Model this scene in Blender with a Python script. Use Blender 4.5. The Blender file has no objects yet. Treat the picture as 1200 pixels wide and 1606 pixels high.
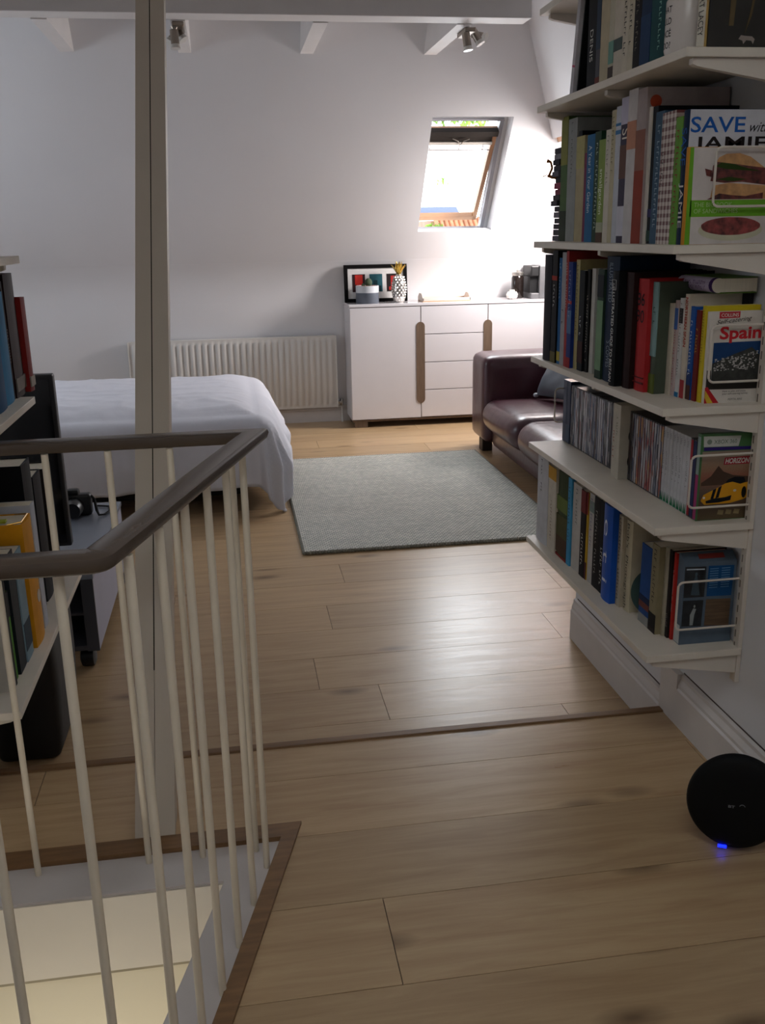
import bpy, bmesh, math, random
from mathutils import Vector, Matrix
R = math.radians
col = bpy.context.scene.collection
scn = bpy.context.scene
random.seed(7)

# ------------------------------------------------------------------ camera
cam = bpy.data.cameras.new('camera'); camo = bpy.data.objects.new('camera', cam); col.objects.link(camo)
cam.sensor_fit = 'HORIZONTAL'; cam.sensor_width = 36; cam.lens = 36*1498.34/1200; cam.clip_start = .05; cam.clip_end = 200
def cam_axes(yaw, pitch, roll):
    cy, sy = math.cos(yaw), math.sin(yaw)
    f = Vector((sy, cy, 0)); r = Vector((cy, -sy, 0)); u = Vector((0, 0, 1))
    f2 = f*math.cos(pitch)-u*math.sin(pitch); u2 = u*math.cos(pitch)+f*math.sin(pitch)
    return r*math.cos(roll)+u2*math.sin(roll), u2*math.cos(roll)-r*math.sin(roll), f2
ar, au, af = cam_axes(.15111455, .28686061, -.01858959)
m = Matrix.Identity(4)
for i in range(3):
    m[i][0] = ar[i]; m[i][1] = au[i]; m[i][2] = -af[i]
m[2][3] = 1.45
camo.matrix_world = m
scn.camera = camo

# ------------------------------------------------------------------ world, light, exposure
scn.view_settings.view_transform = 'Standard'; scn.view_settings.look = 'None'
scn.view_settings.gamma = 1; scn.view_settings.use_curve_mapping = False
scn.view_settings.exposure = 0.0
w = bpy.data.worlds.new('sky'); scn.world = w; w.use_nodes = True
bg = w.node_tree.nodes['Background']; bg.inputs[0].default_value = (.88, .95, 1, 1); bg.inputs[1].default_value = 5.0
def area(name, loc, to, sx, sy, power, color, spread=180):
    l = bpy.data.lights.new(name, 'AREA'); l.shape = 'RECTANGLE'; l.size = sx; l.size_y = sy; l.energy = power; l.color = color
    l.spread = R(spread)
    o = bpy.data.objects.new(name, l); col.objects.link(o); o.location = loc
    o.rotation_euler = (Vector(to)-Vector(loc)).to_track_quat('-Z', 'Y').to_euler()
    return o
area('added_side_glow_light', (2.49, 6.78, 1.62), (1.55, 7.48, 1.10), .5, .4, 52, (1, .925, .90))  # added source hidden by the shelves, makes the glow on the far wall
area('daylight_far_roof_window', (1.68, 6.80, 1.78), (1.2, 4.0, .2), .5, .6, 15, (.92, .96, 1))
area('daylight_left_roof_window', (-2.85, 5.7, 1.75), (0, 5.4, .9), 1.0, .8, 11, (.78, .88, 1))
area('added_landing_light', (.1, .1, 2.72), (.1, .8, 0), .8, .8, 1.7, (1, .90, .78))  # added overhead source out of view, lights the balusters and landing
area('stairwell_lamp', (-.45, 1.28, -.75), (-.42, 1.8, -.10), .4, .3, 2.8, (1, .95, .85))

# ------------------------------------------------------------------ helpers
def C(h):
    h = h.lstrip('#'); out = []
    for i in (0, 2, 4):
        v = int(h[i:i+2], 16)/255; out.append(v/12.92 if v <= .04045 else ((v+.055)/1.055)**2.4)
    return tuple(out)
MATS = {}
def M(name, hexc='#808080', rough=.5, metal=0., var=.06, scale=8., bump=0., bscale=60., spec=.5, coat=0., emit=None, stretch=None):
    if name in MATS: return MATS[name]
    mt = bpy.data.materials.new(name); mt.use_nodes = True; nt = mt.node_tree; b = nt.nodes['Principled BSDF']
    c = C(hexc)
    tc = nt.nodes.new('ShaderNodeTexCoord'); mp = nt.nodes.new('ShaderNodeMapping')
    nt.links.new(tc.outputs['Object'], mp.inputs[0])
    if stretch: mp.inputs['Scale'].default_value = stretch
    nz = nt.nodes.new('ShaderNodeTexNoise'); nz.inputs['Scale'].default_value = scale; nz.inputs['Detail'].default_value = 3
    nt.links.new(mp.outputs[0], nz.inputs['Vector'])
    rp = nt.nodes.new('ShaderNodeValToRGB'); rp.color_ramp.elements[0].position = .3; rp.color_ramp.elements[1].position = .7
    rp.color_ramp.elements[0].color = (*[max(0, x*(1-var)) for x in c], 1); rp.color_ramp.elements[1].color = (*[min(1, x*(1+var)) for x in c], 1)
    nt.links.new(nz.outputs['Fac'], rp.inputs[0]); nt.links.new(rp.outputs[0], b.inputs['Base Color'])
    b.inputs['Roughness'].default_value = rough; b.inputs['Metallic'].default_value = metal
    b.inputs['Specular IOR Level'].default_value = spec; b.inputs['Coat Weight'].default_value = coat
    if bump:
        n2 = nt.nodes.new('ShaderNodeTexNoise'); n2.inputs['Scale'].default_value = bscale; n2.inputs['Detail'].default_value = 4
        bp = nt.nodes.new('ShaderNodeBump'); bp.inputs['Strength'].default_value = bump; bp.inputs['Distance'].default_value = .004
        nt.links.new(mp.outputs[0], n2.inputs['Vector']); nt.links.new(n2.outputs['Fac'], bp.inputs['Height']); nt.links.new(bp.outputs[0], b.inputs['Normal'])
    if emit:
        b.inputs['Emission Color'].default_value = (*C(emit[0]), 1); b.inputs['Emission Strength'].default_value = emit[1]
    MATS[name] = mt; return mt

def worldloc(o):
    v = Vector((0, 0, 0))
    while o: v += o.location; o = o.parent
    return v
def obj(name, bm, mat, parent=None, smooth=False, angle=40, label=None):
    me = bpy.data.meshes.new(name)
    bmesh.ops.remove_doubles(bm, verts=bm.verts, dist=1e-6)
    bmesh.ops.recalc_face_normals(bm, faces=bm.faces)
    if parent is not None:
        off = worldloc(parent); bmesh.ops.translate(bm, verts=bm.verts, vec=-off)
    bm.to_mesh(me); bm.free()
    if mat: me.materials.append(mat)
    if smooth:
        for p in me.polygons: p.use_smooth = True
        me.set_sharp_from_angle(angle=R(angle))
    o = bpy.data.objects.new(name, me); col.objects.link(o)
    if parent is not None: o.parent = parent
    if label: o['label'] = label
    return o
def thing(name, loc, label, cat, group=None):
    o = bpy.data.objects.new(name, None); col.objects.link(o); o.location = loc; o.empty_display_size = .05
    o['label'] = label; o['category'] = cat
    if group: o['group'] = group
    return o
def tag(o, label, cat, group=None, kind=None):
    o['label'] = label; o['category'] = cat
    if group: o['group'] = group
    if kind: o['kind'] = kind
    return o
def struct(name, bm, mat, label=None, **k):
    o = obj(name, bm, mat, **k); o['kind'] = 'structure'; o['label'] = label or name.replace('_', ' '); o['category'] = name.split('_')[0]
    return o
def B(): return bmesh.new()
def box(bm, x0, x1, y0, y1, z0, z1, bev=0., seg=2):
    r = bmesh.ops.create_cube(bm, size=1)
    vs = r['verts']
    for v in vs:
        v.co = Vector((x0 if v.co.x < 0 else x1, y0 if v.co.y < 0 else y1, z0 if v.co.z < 0 else z1))
    if bev > 0:
        es = list({e for v in vs for e in v.link_edges})
        bmesh.ops.bevel(bm, geom=es, offset=bev, segments=seg, affect='EDGES', profile=.5)
    return bm
def prism(bm, pts, ext):
    """polygon pts (Vectors) extruded by vector ext"""
    a = [bm.verts.new(p) for p in pts]; b = [bm.verts.new(Vector(p)+Vector(ext)) for p in pts]
    bm.faces.new(a); bm.faces.new(b[::-1]); n = len(a)
    for i in range(n): bm.faces.new((a[i], a[(i+1) % n], b[(i+1) % n], b[i]))
    return bm
def tube(bm, path, r, seg=10, closed=False, cap=True, sy=1.0, radii=None):
    path = [Vector(p) for p in path]; n = len(path); rings = []
    prev = None
    for i, p in enumerate(path):
        if closed: t = (path[(i+1) % n]-path[i-1]).normalized()
        elif i == 0: t = (path[1]-p).normalized()
        elif i == n-1: t = (p-path[-2]).normalized()
        else: t = ((path[i+1]-p).normalized()+(p-path[i-1]).normalized()).normalized()
        up = Vector((0, 0, 1)) if abs(t.z) < .95 else Vector((0, 1, 0))
        s = t.cross(up).normalized()
        if prev is not None and s.dot(prev) < 0: s = -s
        prev = s; u = s.cross(t).normalized()
        k = 1.
        if not closed and 0 < i < n-1:
            c = (path[i+1]-p).normalized().dot((p-path[i-1]).normalized()); k = 1/max(.5, math.sqrt(max(.01, (1+c)/2)))
        rr = radii[i] if radii else r
        rings.append([bm.verts.new(p+s*math.cos(a)*rr*k+u*math.sin(a)*rr*sy) for a in [2*math.pi*j/seg for j in range(seg)]])
    m_ = n if closed else n-1
    for i in range(m_):
        a, b = rings[i], rings[(i+1) % n]
        for j in range(seg): bm.faces.new((a[j], a[(j+1) % seg], b[(j+1) % seg], b[j]))
    if cap and not closed: bm.faces.new(rings[0][::-1]); bm.faces.new(rings[-1])
    return bm
def lathe(bm, c, prof, seg=28, axis='Z'):
    c = Vector(c); rings = []
    for (r, h) in prof:
        ring = []
        for j in range(seg):
            a = 2*math.pi*j/seg
            d = Vector((r*math.cos(a), r*math.sin(a), h))
            if axis == 'Y': d = Vector((d.x, d.z, d.y))
            if axis == 'X': d = Vector((d.z, d.x, d.y))
            ring.append(bm.verts.new(c+d))
        rings.append(ring)
    for a, b in zip(rings, rings[1:]):
        for j in range(seg): bm.faces.new((a[j], a[(j+1) % seg], b[(j+1) % seg], b[j]))
    bm.faces.new(rings[0][::-1]); bm.faces.new(rings[-1])
    return bm
def ball(bm, c, rx, ry, rz, u=10, v=6):
    r = bmesh.ops.create_uvsphere(bm, u_segments=u, v_segments=v, radius=1)
    for q in r['verts']: q.co = Vector((c[0]+q.co.x*rx, c[1]+q.co.y*ry, c[2]+q.co.z*rz))
    return bm
def softbox(bm, x0, x1, y0, y1, z0, z1, r, n=10, bulge=(0, 0, 0), warp=None):
    """rounded cushion with optional bulge along each axis"""
    h = Vector(((x1-x0)/2, (y1-y0)/2, (z1-z0)/2)); c = Vector(((x1+x0)/2, (y1+y0)/2, (z1+z0)/2))
    r = min(r, *h)*.999
    ks = [math.sin(math.pi/2*(2*i/n-1)) for i in range(n+1)]
    for ax in range(3):
        for sg in (-1, 1):
            g = []
            for a in ks:
                row = []
                for b in ks:
                    p = [0, 0, 0]; p[ax] = sg; p[(ax+1) % 3] = a; p[(ax+2) % 3] = b
                    q = Vector((p[0]*h.x, p[1]*h.y, p[2]*h.z)); inn = h-Vector((r, r, r))
                    k = Vector([max(-inn[i], min(inn[i], q[i])) for i in range(3)]); d = q-k
                    if d.length > 1e-9: q = k+d.normalized()*r
                    e = Vector((q.x/h.x, q.y/h.y, q.z/h.z))
                    for i in range(3):
                        j, l = (i+1) % 3, (i+2) % 3
                        q[i] += bulge[i]*e[i]*(1-e[j]**2)*(1-e[l]**2)
                    q = q+c
                    if warp: q = warp(q, e)
                    row.append(bm.verts.new(q))
                g.append(row)
            for i in range(n):
                for j in range(n):
                    bm.faces.new((g[i][j], g[i+1][j], g[i+1][j+1], g[i][j+1]))
    return bm
def rrect(x0, x1, z0, z1, r, y, n=5, open_right=False):
    pts = []
    for cx, cz, a0 in ((x1-r, z1-r, 0), (x0+r, z1-r, 90), (x0+r, z0+r, 180), (x1-r, z0+r, 270)):
        for i in range(n+1):
            a = R(a0+90*i/n); pts.append(Vector((cx+r*math.cos(a), y, cz+r*math.sin(a))))
    return pts
# text as real thin lettering --------------------------------------------------
def text_bm(s, org, xd, yd, width=None, height=None, depth=.0006, bold=0., shear=0., cover=0.):
    cu = bpy.data.curves.new('t', 'FONT'); cu.body = s; cu.size = 1; cu.resolution_u = 3; cu.offset = bold; cu.shear = shear
    o = bpy.data.objects.new('t', cu); col.objects.link(o)
    me = bpy.data.meshes.new_from_object(o.evaluated_get(bpy.context.evaluated_depsgraph_get()))
    bpy.data.objects.remove(o); bpy.data.curves.remove(cu)
    bm = bmesh.new(); bm.from_mesh(me); bpy.data.meshes.remove(me)
    if not bm.verts: return bm
    xs = [v.co.x for v in bm.verts]; ys = [v.co.y for v in bm.verts]; x0, y0 = min(xs), min(ys); W = max(xs)-x0; H = max(ys)-y0
    sy = (height or 1)/H if height else None; sx = width/W if width else None
    sx = sx or sy; sy = sy or sx
    xd = Vector(xd).normalized(); yd = Vector(yd).normalized(); nd = xd.cross(yd); org = Vector(org)
    for v in bm.verts:
        v.co = org+xd*((v.co.x-x0)*sx)+yd*((v.co.y-y0)*sy)+nd*depth
    return bm
def dashes_bm(org, xd, yd, width, height, depth=.0006, rows=1):
    """rows of illegible lettering: small strokes inside a width x height area"""
    bm = bmesh.new(); xd = Vector(xd).normalized(); yd = Vector(yd).normalized(); nd = xd.cross(yd); org = Vector(org)+nd*depth
    rn = random.Random(int(abs(org.x*7e3+org.z*9e3))); rh = height/rows
    for r in range(rows):
        x = 0
        while x < width-rh*.5:
            w_ = rh*rn.uniform(.10, .16); b0 = rh*(r+.15); t0 = rh*(r+rn.choice((.7, .85)))
            if rn.random() < .86:
                for (a, b, c, d) in ((x, x+w_, b0, t0), (x, x+rh*.42, rn.choice((b0, t0-w_)), 0)):
                    if d == 0: d = c+w_
                    bm.faces.new([bm.verts.new(org+xd*a+yd*c), bm.verts.new(org+xd*b+yd*c), bm.verts.new(org+xd*b+yd*d), bm.verts.new(org+xd*a+yd*d)])
            x += rh*.62
    return bm
def text(name, s, mat, parent, org, xd, yd, **k):
    if s[0] in '~x': bm = dashes_bm(org, xd, yd, k['width'], k['height'], rows=2 if s == '~~' else 1)
    else: bm = text_bm(s, org, xd, yd, **k)
    me = bpy.data.meshes.new(name); bmesh.ops.translate(bm, verts=bm.verts, vec=-worldloc(parent)); bm.to_mesh(me); bm.free()
    me.materials.append(mat); o = bpy.data.objects.new(name, me); col.objects.link(o); o.parent = parent
    return o
def patch(name, polys, mat, parent, y, t=.0006, label=None):
    """flat printed shapes on a cover that faces -Y; polys of (x, z)"""
    bm = B()
    for k, pl in enumerate(polys):
        prism(bm, [Vector((a, y, b)) for a, b in pl], (0, -t, 0))
    return obj(name, bm, mat, parent, label=label)
def ell(cx, cz, rx, rz, n=20, a0=0, a1=360, jit=0.):
    return [(cx+rx*math.cos(R(a0+(a1-a0)*i/n))*(1+jit*random.uniform(-1, 1)), cz+rz*math.sin(R(a0+(a1-a0)*i/n))*(1+jit*random.uniform(-1, 1))) for i in range(n)]

# ------------------------------------------------------------------ materials
wall_m = M('wall_paint', '#dcdbdd', .75, var=.015, scale=2, bump=.08, bscale=180)
beam_m = M('beam_paint', '#d8d4d2', .6, var=.03, scale=5, bump=.1, bscale=40)
post_m = M('post_paint', '#c4b7a6', .55, var=.04, scale=6, bump=.1, bscale=60, stretch=(1, 1, .2))
base_m = M('skirting_gloss_paint', '#d6d0cc', .4, var=.03, scale=12)
shelf_m = M('shelf_white_laminate', '#d8cebf', .45, var=.03, scale=20)
metalw_m = M('cream_painted_metal', '#d3c9bc', .4, var=.03)
balu_m = M('baluster_cream_gloss_paint', '#ded2bd', .3, var=.04, scale=14)
rail_m = M('handrail_taupe_gloss', '#4e4238', .26, var=.08, scale=7, bump=.03, stretch=(1, 6, 6))
black_m = M('black_plastic', '#0c0c0e', .45, var=.2)
dark_m = M('dark_gap', '#151311', .9)
crack_m = M('crack_shadow_gap', '#120e0b', .9, spec=.05)
cream_m = M('stairwell_cream_paint', '#d6cdb6', .7, var=.02, scale=3)
page_m = M('paper_pages', '#d8d0bd', .8, var=.06, scale=3, stretch=(60, 60, 1))

def wood_floor(name, c1, c2, rough):
    mt = bpy.data.materials.new(name); mt.use_nodes = True; nt = mt.node_tree; b = nt.nodes['Principled BSDF']; N = nt.nodes.new; L = nt.links.new
    tc = N('ShaderNodeTexCoord'); at = N('ShaderNodeAttribute'); at.attribute_name = 'plank'
    # per plank shift of the grain
    ad = N('ShaderNodeVectorMath'); ad.operation = 'MULTIPLY_ADD'; ad.inputs[1].default_value = (37, 13, 5)
    L(at.outputs['Vector'], ad.inputs[0]); L(tc.outputs['Object'], ad.inputs[2])
    mp = N('ShaderNodeMapping'); mp.inputs['Scale'].default_value = (1.2, 14, 1); L(ad.outputs[0], mp.inputs[0])
    n1 = N('ShaderNodeTexNoise'); n1.inputs['Scale'].default_value = 2.2; n1.inputs['Detail'].default_value = 8; n1.inputs['Roughness'].default_value = .62; n1.inputs['Distortion'].default_value = .6
    L(mp.outputs[0], n1.inputs['Vector'])
    rp = N('ShaderNodeValToRGB'); rp.color_ramp.elements[0].position = .32; rp.color_ramp.elements[1].position = .7
    rp.color_ramp.elements[0].color = (*C(c1), 1); rp.color_ramp.elements[1].color = (*C(c2), 1); L(n1.outputs['Fac'], rp.inputs[0])
    # knots
    mk = N('ShaderNodeMapping'); mk.inputs['Scale'].default_value = (1.6, 4.2, 1); L(ad.outputs[0], mk.inputs[0])
    vo = N('ShaderNodeTexVoronoi'); vo.inputs['Scale'].default_value = 1.5; L(mk.outputs[0], vo.inputs['Vector'])
    kr = N('ShaderNodeValToRGB'); kr.color_ramp.elements[0].position = .02; kr.color_ramp.elements[1].position = .19
    kr.color_ramp.elements[0].color = (1, 1, 1, 1); kr.color_ramp.elements[1].color = (0, 0, 0, 1); L(vo.outputs['Distance'], kr.inputs[0])
    mx = N('ShaderNodeMix'); mx.data_type = 'RGBA'; mx.inputs['B'].default_value = (*C('#5d4430'), 1)
    kf = N('ShaderNodeMath'); kf.operation = 'MULTIPLY'; kf.inputs[1].default_value = .75; L(kr.outputs[0], kf.inputs[0]); L(kf.outputs[0], mx.inputs['Factor']); L(rp.outputs[0], mx.inputs['A'])
    # per plank tone
    hs = N('ShaderNodeHueSaturation'); mr = N('ShaderNodeMapRange'); mr.inputs['To Min'].default_value = .86; mr.inputs['To Max'].default_value = 1.12
    L(at.outputs['Fac'], mr.inputs['Value']); L(mr.outputs[0], hs.inputs['Value']); L(mx.outputs['Result'], hs.inputs['Color']); L(hs.outputs[0], b.inputs['Base Color'])
    b.inputs['Roughness'].default_value = rough
    rr = N('ShaderNodeMapRange'); rr.inputs['To Min'].default_value = rough-.06; rr.inputs['To Max'].default_value = rough+.1; L(n1.outputs['Fac'], rr.inputs['Value']); L(rr.outputs[0], b.inputs['Roughness'])
    bp = N('ShaderNodeBump'); bp.inputs['Strength'].default_value = .10; bp.inputs['Distance'].default_value = .003; L(n1.outputs['Fac'], bp.inputs['Height']); L(bp.outputs[0], b.inputs['Normal'])
    return mt
floor_m = wood_floor('oak_floorboards', '#ac8d69', '#c3a780', .29)
oak_m = M('oak_edge_trim', '#7d5c3a', .5, var=.2, scale=9, stretch=(1, 8, 8), bump=.05)
glass_m = bpy.data.materials.new('window_glass'); glass_m.use_nodes = True
nt = glass_m.node_tree; nt.nodes.remove(nt.nodes['Principled BSDF'])
g1 = nt.nodes.new('ShaderNodeBsdfTransparent'); g2 = nt.nodes.new('ShaderNodeBsdfGlossy'); g2.inputs['Roughness'].default_value = .02
fr = nt.nodes.new('ShaderNodeLayerWeight'); fr.inputs['Blend'].default_value = .08; mxs = nt.nodes.new('ShaderNodeMixShader')
nt.links.new(fr.outputs['Fresnel'], mxs.inputs[0]); nt.links.new(g1.outputs[0], mxs.inputs[1]); nt.links.new(g2.outputs[0], mxs.inputs[2])
nt.links.new(mxs.outputs[0], nt.nodes['Material Output'].inputs[0])

# ================================================================== SETTING
# --- floors built plank by plank (each plank a slightly raised face in one mesh)
def planks(name, rows, z, clip=None, gap=.0009):
    bm = B(); vals = []
    for (y0, y1, xa, xb, seams, *jn) in rows:
        g0, g1 = (gap*(jn[0] != 1), gap*(jn[0] != 2)) if jn else (gap, gap)
        cuts = [xa]+[s for s in seams if xa < s < xb]+[xb]
        for a, b in zip(cuts, cuts[1:]):
            P4 = [[a+gap, y0+g0], [b-gap, y0+g0], [b-gap, y1-g1], [a+gap, y1-g1]]
            if clip and y0 < 1.96 and a < clip(y0)+.2 and a <= xa+1e-6:
                P4[0][0] = clip(y0); P4[3][0] = clip(y1)
            vs = [bm.verts.new((p[0], p[1], z)) for p in P4]; lo = [bm.verts.new((p[0], p[1], z-.006)) for p in P4]
            fs = [bm.faces.new(vs)]+[bm.faces.new((vs[i], lo[i], lo[(i+1) % 4], vs[(i+1) % 4])) for i in range(4)]
            rv = random.Random(int(jn[1]*100+b*10)).random() if jn else random.random(); vals += [rv]*len(fs)
    me = bpy.data.meshes.new(name); bm.faces.ensure_lookup_table(); bm.to_mesh(me); bm.free()
    at = me.attributes.new('plank', 'FLOAT_COLOR', 'FACE')
    for i, v in enumerate(vals): at.data[i].color = (v, (v*7.3) % 1, (v*3.1) % 1, 1)
    me.materials.append(floor_m); me.materials.append(dark_m)
    o = bpy.data.objects.new(name, me); col.objects.link(o)
    return o
P0 = 2.3725; PW = .2432
given = {0: [.96], 1: [.41], 2: [.215], 3: [1.133], 4: [.31], 5: [1.9, -.9], 6: [.415], 7: [1.45]}
rows = []
for k in range(-1, 22):
    y0 = P0+k*PW; y1 = y0+PW
    s = given.get(k, [random.uniform(-.6, 1.4)]); s = sorted({q for b in s for q in (b, b-2.2, b+2.2)})
    rows.append((max(y0, 2.30), min(y1, 7.485), -3.0, 2.76, s))
o = planks('floor_far', [r for r in rows if r[1] > r[0]], 0.0); o['kind'] = 'structure'; o['label'] = 'pale oak plank floor of the far room'; o['category'] = 'floor'
bm = B(); box(bm, -3.0, 2.76, 2.335, 7.6, -.12, -.004); struct('floor_base', bm, M('floor_underlay', '#4a3a2c', .9), 'underlay beneath the oak planks')
E_ = lambda y: .092+(y-1.967)*.286           # outer edge of the stairwell trim
rows = []
for k in range(-14, 5):
    y0 = 1.4305+(k-1)*PW; y1 = y0+PW
    y0c, y1c = max(y0, -1.5), min(y1, 2.325)
    if y1c <= y0c: continue
    s = [.24] if k == 1 else [1.15+.2*(k % 3)]
    s = sorted({q for b in s for q in (b, b-1.9)})
    for (a, b_) in ([(y0c, y1c)] if not (y0c < 1.967 < y1c or y0c < 1.10 < y1c) else ([(y0c, 1.967), (1.967, y1c)] if y0c < 1.967 < y1c else [(y0c, 1.10), (1.10, y1c)])):
        jn = (2, k) if b_ in (1.967, 1.10) else ((1, k) if a in (1.967, 1.10) else ())
        if 1.09 < a < 1.96: rows.append((a, b_, E_(b_)-.001, 1.178, [q for q in s if q > .15], *jn))
        else: rows.append((a, b_, -.75, 1.178, s, *jn))
o = planks('floor_near', rows, .108, clip=E_); o['kind'] = 'structure'; o['label'] = 'oak plank floor of the raised landing'; o['category'] = 'floor'
bm = B(); box(bm, -.75, 1.178, 1.967, 2.33, -.1, .103); box(bm, -.75, 1.178, -1.5, 1.10, -.1, .103)
prism(bm, [Vector((E_(1.10), 1.10, -.1)), Vector((1.178, 1.10, -.1)), Vector((1.178, 1.967, -.1)), Vector((E_(1.967), 1.967, -.1))], (0, 0, .203))
struct('floor_landing_base', bm, MATS['floor_underlay'], 'underlay of the raised landing')
# step nosing
bm = B(); box(bm, -.75, 1.178, 2.318, 2.352, .064, .1125, .006); struct('trim_1', bm, oak_m, 'oak nosing along the edge of the shallow step')
bm = B(); box(bm, -.75, 1.178, 2.335, 2.345, 0, .066); struct('trim_2', bm, base_m, 'riser of the shallow step')
# stairwell ledge, oak trim and walls
I_ = lambda y: E_(y)-.036
bm = B()
prism(bm, [Vector((-.75, 1.915, .100)), Vector((I_(1.915), 1.915, .100)), Vector((E_(1.967), 1.967, .100)), Vector((-.75, 1.967, .100))], (0, 0, .016))
struct('trim_3', bm, oak_m, 'oak trim along the far edge of the stairwell')
bm = B()
prism(bm, [Vector((I_(1.10), 1.10, .100)), Vector((E_(1.10), 1.10, .100)), Vector((E_(1.967), 1.967, .100)), Vector((I_(1.915), 1.915, .100))], (0, 0, .016))
struct('trim_4', bm, oak_m, 'oak trim along the right edge of the stairwell')
J_ = lambda y: I_(y)-.095
ledge_m = M('ledge_white_paint', '#cfc8c4', .5, var=.03, scale=9)
bm = B()
prism(bm, [Vector((-.75, 1.795, -.09)), Vector((J_(1.795), 1.795, -.09)), Vector((I_(1.915), 1.915, -.09)), Vector((-.75, 1.915, -.09))], (0, 0, .194))
prism(bm, [Vector((J_(1.10), 1.10, -.12)), Vector((I_(1.10), 1.10, -.12)), Vector((I_(1.915), 1.915, -.12)), Vector((J_(1.795), 1.795, -.12))], (0, 0, .224))
box(bm, -.75, I_(1.1), 1.04, 1.12, -.12, .104)
struct('trim_5', bm, ledge_m, 'white painted ledge under the balusters')
bm = B(); box(bm, -.75, J_(1.79), 1.790, 1.7952, -.088, .0985); struct('wall_stairwell_fascia', bm, M('fascia_paint', '#d2cabc', .6, var=.02), 'pale fascia below the ledge')
bm = B(); box(bm, -.75, J_(1.79), 1.7945, 1.8035, -.098, -.0885); struct('trim_11', bm, M('painted_shadow_line', '#9a917c', .9), 'thin painted shadow line under the stairwell fascia')  # brownish strip: the shadow under the fascia put into colour
bm = B(); box(bm, -.75, .3, 1.803, 1.9, -2.3, -.092)
struct('wall_stairwell_far', bm, cream_m, 'cream wall down inside the stairwell')
bm = B(); prism(bm, [Vector((J_(1.0), 1.0, -2.3)), Vector((J_(1.0)+.08, 1.0, -2.3)), Vector((J_(1.8)+.08, 1.8, -2.3)), Vector((J_(1.8), 1.8, -2.3))], (0, 0, 2.18))
struct('wall_stairwell_right', bm, cream_m, 'right wall down inside the stairwell')
bm = B(); box(bm, -.75, .1, .9, 1.04, -2.3, .10); struct('wall_stairwell_near', bm, cream_m, 'near wall down inside the stairwell')
bm = B(); box(bm, -.75, .3, 1.0, 1.85, -2.4, -2.3); struct('floor_downstairs', bm, MATS['stairwell_cream_paint'], 'floor at the foot of the stairwell')

# --- walls
XW = 1.178
bm = B(); box(bm, XW, XW+.1, -1.6, 3.1, -.12, 2.75); struct('wall_right', bm, wall_m, 'white wall carrying the bookshelves')
bm = B(); box(bm, XW+.1, 2.9, 3.0, 3.1, 0, 2.75); struct('wall_right_return', bm, wall_m, 'wall turning right behind the shelving wall')
bm = B(); box(bm, 2.76, 2.86, 3.1, 7.6, 0, 1.105); struct('wall_right_knee', bm, wall_m, 'low wall behind the sofa')
bm = B(); box(bm, -.85, -.75, -1.6, 2.5, -2.4, 2.75); struct('wall_left', bm, wall_m, 'white wall carrying the left shelves')
bm = B(); box(bm, -3.0, -.85, 2.4, 2.5, 0, 2.75); struct('wall_left_return', bm, wall_m, 'wall turning left beyond the left shelves')
bm = B(); box(bm, -.85, 1.28, -1.6, -1.5, -.1, 2.75); struct('wall_near', bm, wall_m, 'wall behind the camera')
bm = B(); box(bm, -3.1, 2.86, 7.485, 7.6, 0, 1.105); struct('wall_far_knee', bm, wall_m, 'low upright wall behind the radiator and sideboard')
# left wall with a window opening
bm = B(); box(bm, -3.1, -3.0, 2.4, 5.2, 0, 2.75); box(bm, -3.1, -3.0, 6.2, 7.6, 0, 2.75); box(bm, -3.1, -3.0, 5.2, 6.2, 0, 1.35); box(bm, -3.1, -3.0, 5.2, 6.2, 2.15, 2.75)
struct('wall_far_left', bm, wall_m, 'left wall of the far room')
bm = B()
for a in (box(bm, -3.08, -3.02, 5.2, 5.26, 1.35, 2.15), box(bm, -3.08, -3.02, 6.14, 6.2, 1.35, 2.15), box(bm, -3.08, -3.02, 5.26, 6.14, 1.35, 1.41), box(bm, -3.08, -3.02, 5.26, 6.14, 2.09, 2.15)): pass
struct('window_2', bm, M('window_pine_frame', '#b58560', .4, var=.1), 'pine window frame in the left wall')
# slope with window opening
AL = R(53); SY, SZ = 7.485, 1.105
def S(x, s, d=0): return Vector((x, SY-s*math.cos(AL)+d*math.sin(AL), SZ+s*math.sin(AL)+d*math.cos(AL)))
def slab(bm, x0, x1, s0, s1, d0=0., d1=.14):
    prism(bm, [S(x0, s0, d0), S(x1, s0, d0), S(x1, s1, d0), S(x0, s1, d0)], S(0, 0, d1-d0)-S(0, 0, 0))
s_top = (2.75-SZ)/math.sin(AL)
WX0, WX1, WS0, WS1 = 1.405, 1.962, .412, 1.328
bm = B(); slab(bm, -3.1, WX0, 0, s_top); slab(bm, WX1, 2.9, 0, s_top); slab(bm, WX0, WX1, 0, .30); slab(bm, WX0, WX1, .30, WS0, 0, .03); slab(bm, WX0, WX1, WS1, s_top)
struct('ceiling_slope_far', bm, wall_m, 'white sloping ceiling with the roof window')
bm = B(); q0 = Vector((0, SY-.0005, SZ-.16)); q1 = Vector((0, SY, SZ)); q2 = S(0, .16, -.0005); cv = []
for i in range(9):
    t_ = i/8; cv.append(q0*(1-t_)**2+q1*2*t_*(1-t_)+q2*t_**2)
cv += [S(0, .16, .01), Vector((0, SY+.01, SZ)), Vector((0, SY+.01, SZ-.16))]
prism(bm, [Vector((-3.0, p.y, p.z)) for p in cv], (5.76, 0, 0)); struct('wall_far_cove', bm, wall_m, 'soft plaster bend between the low wall and the slope', smooth=True, angle=30)
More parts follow.
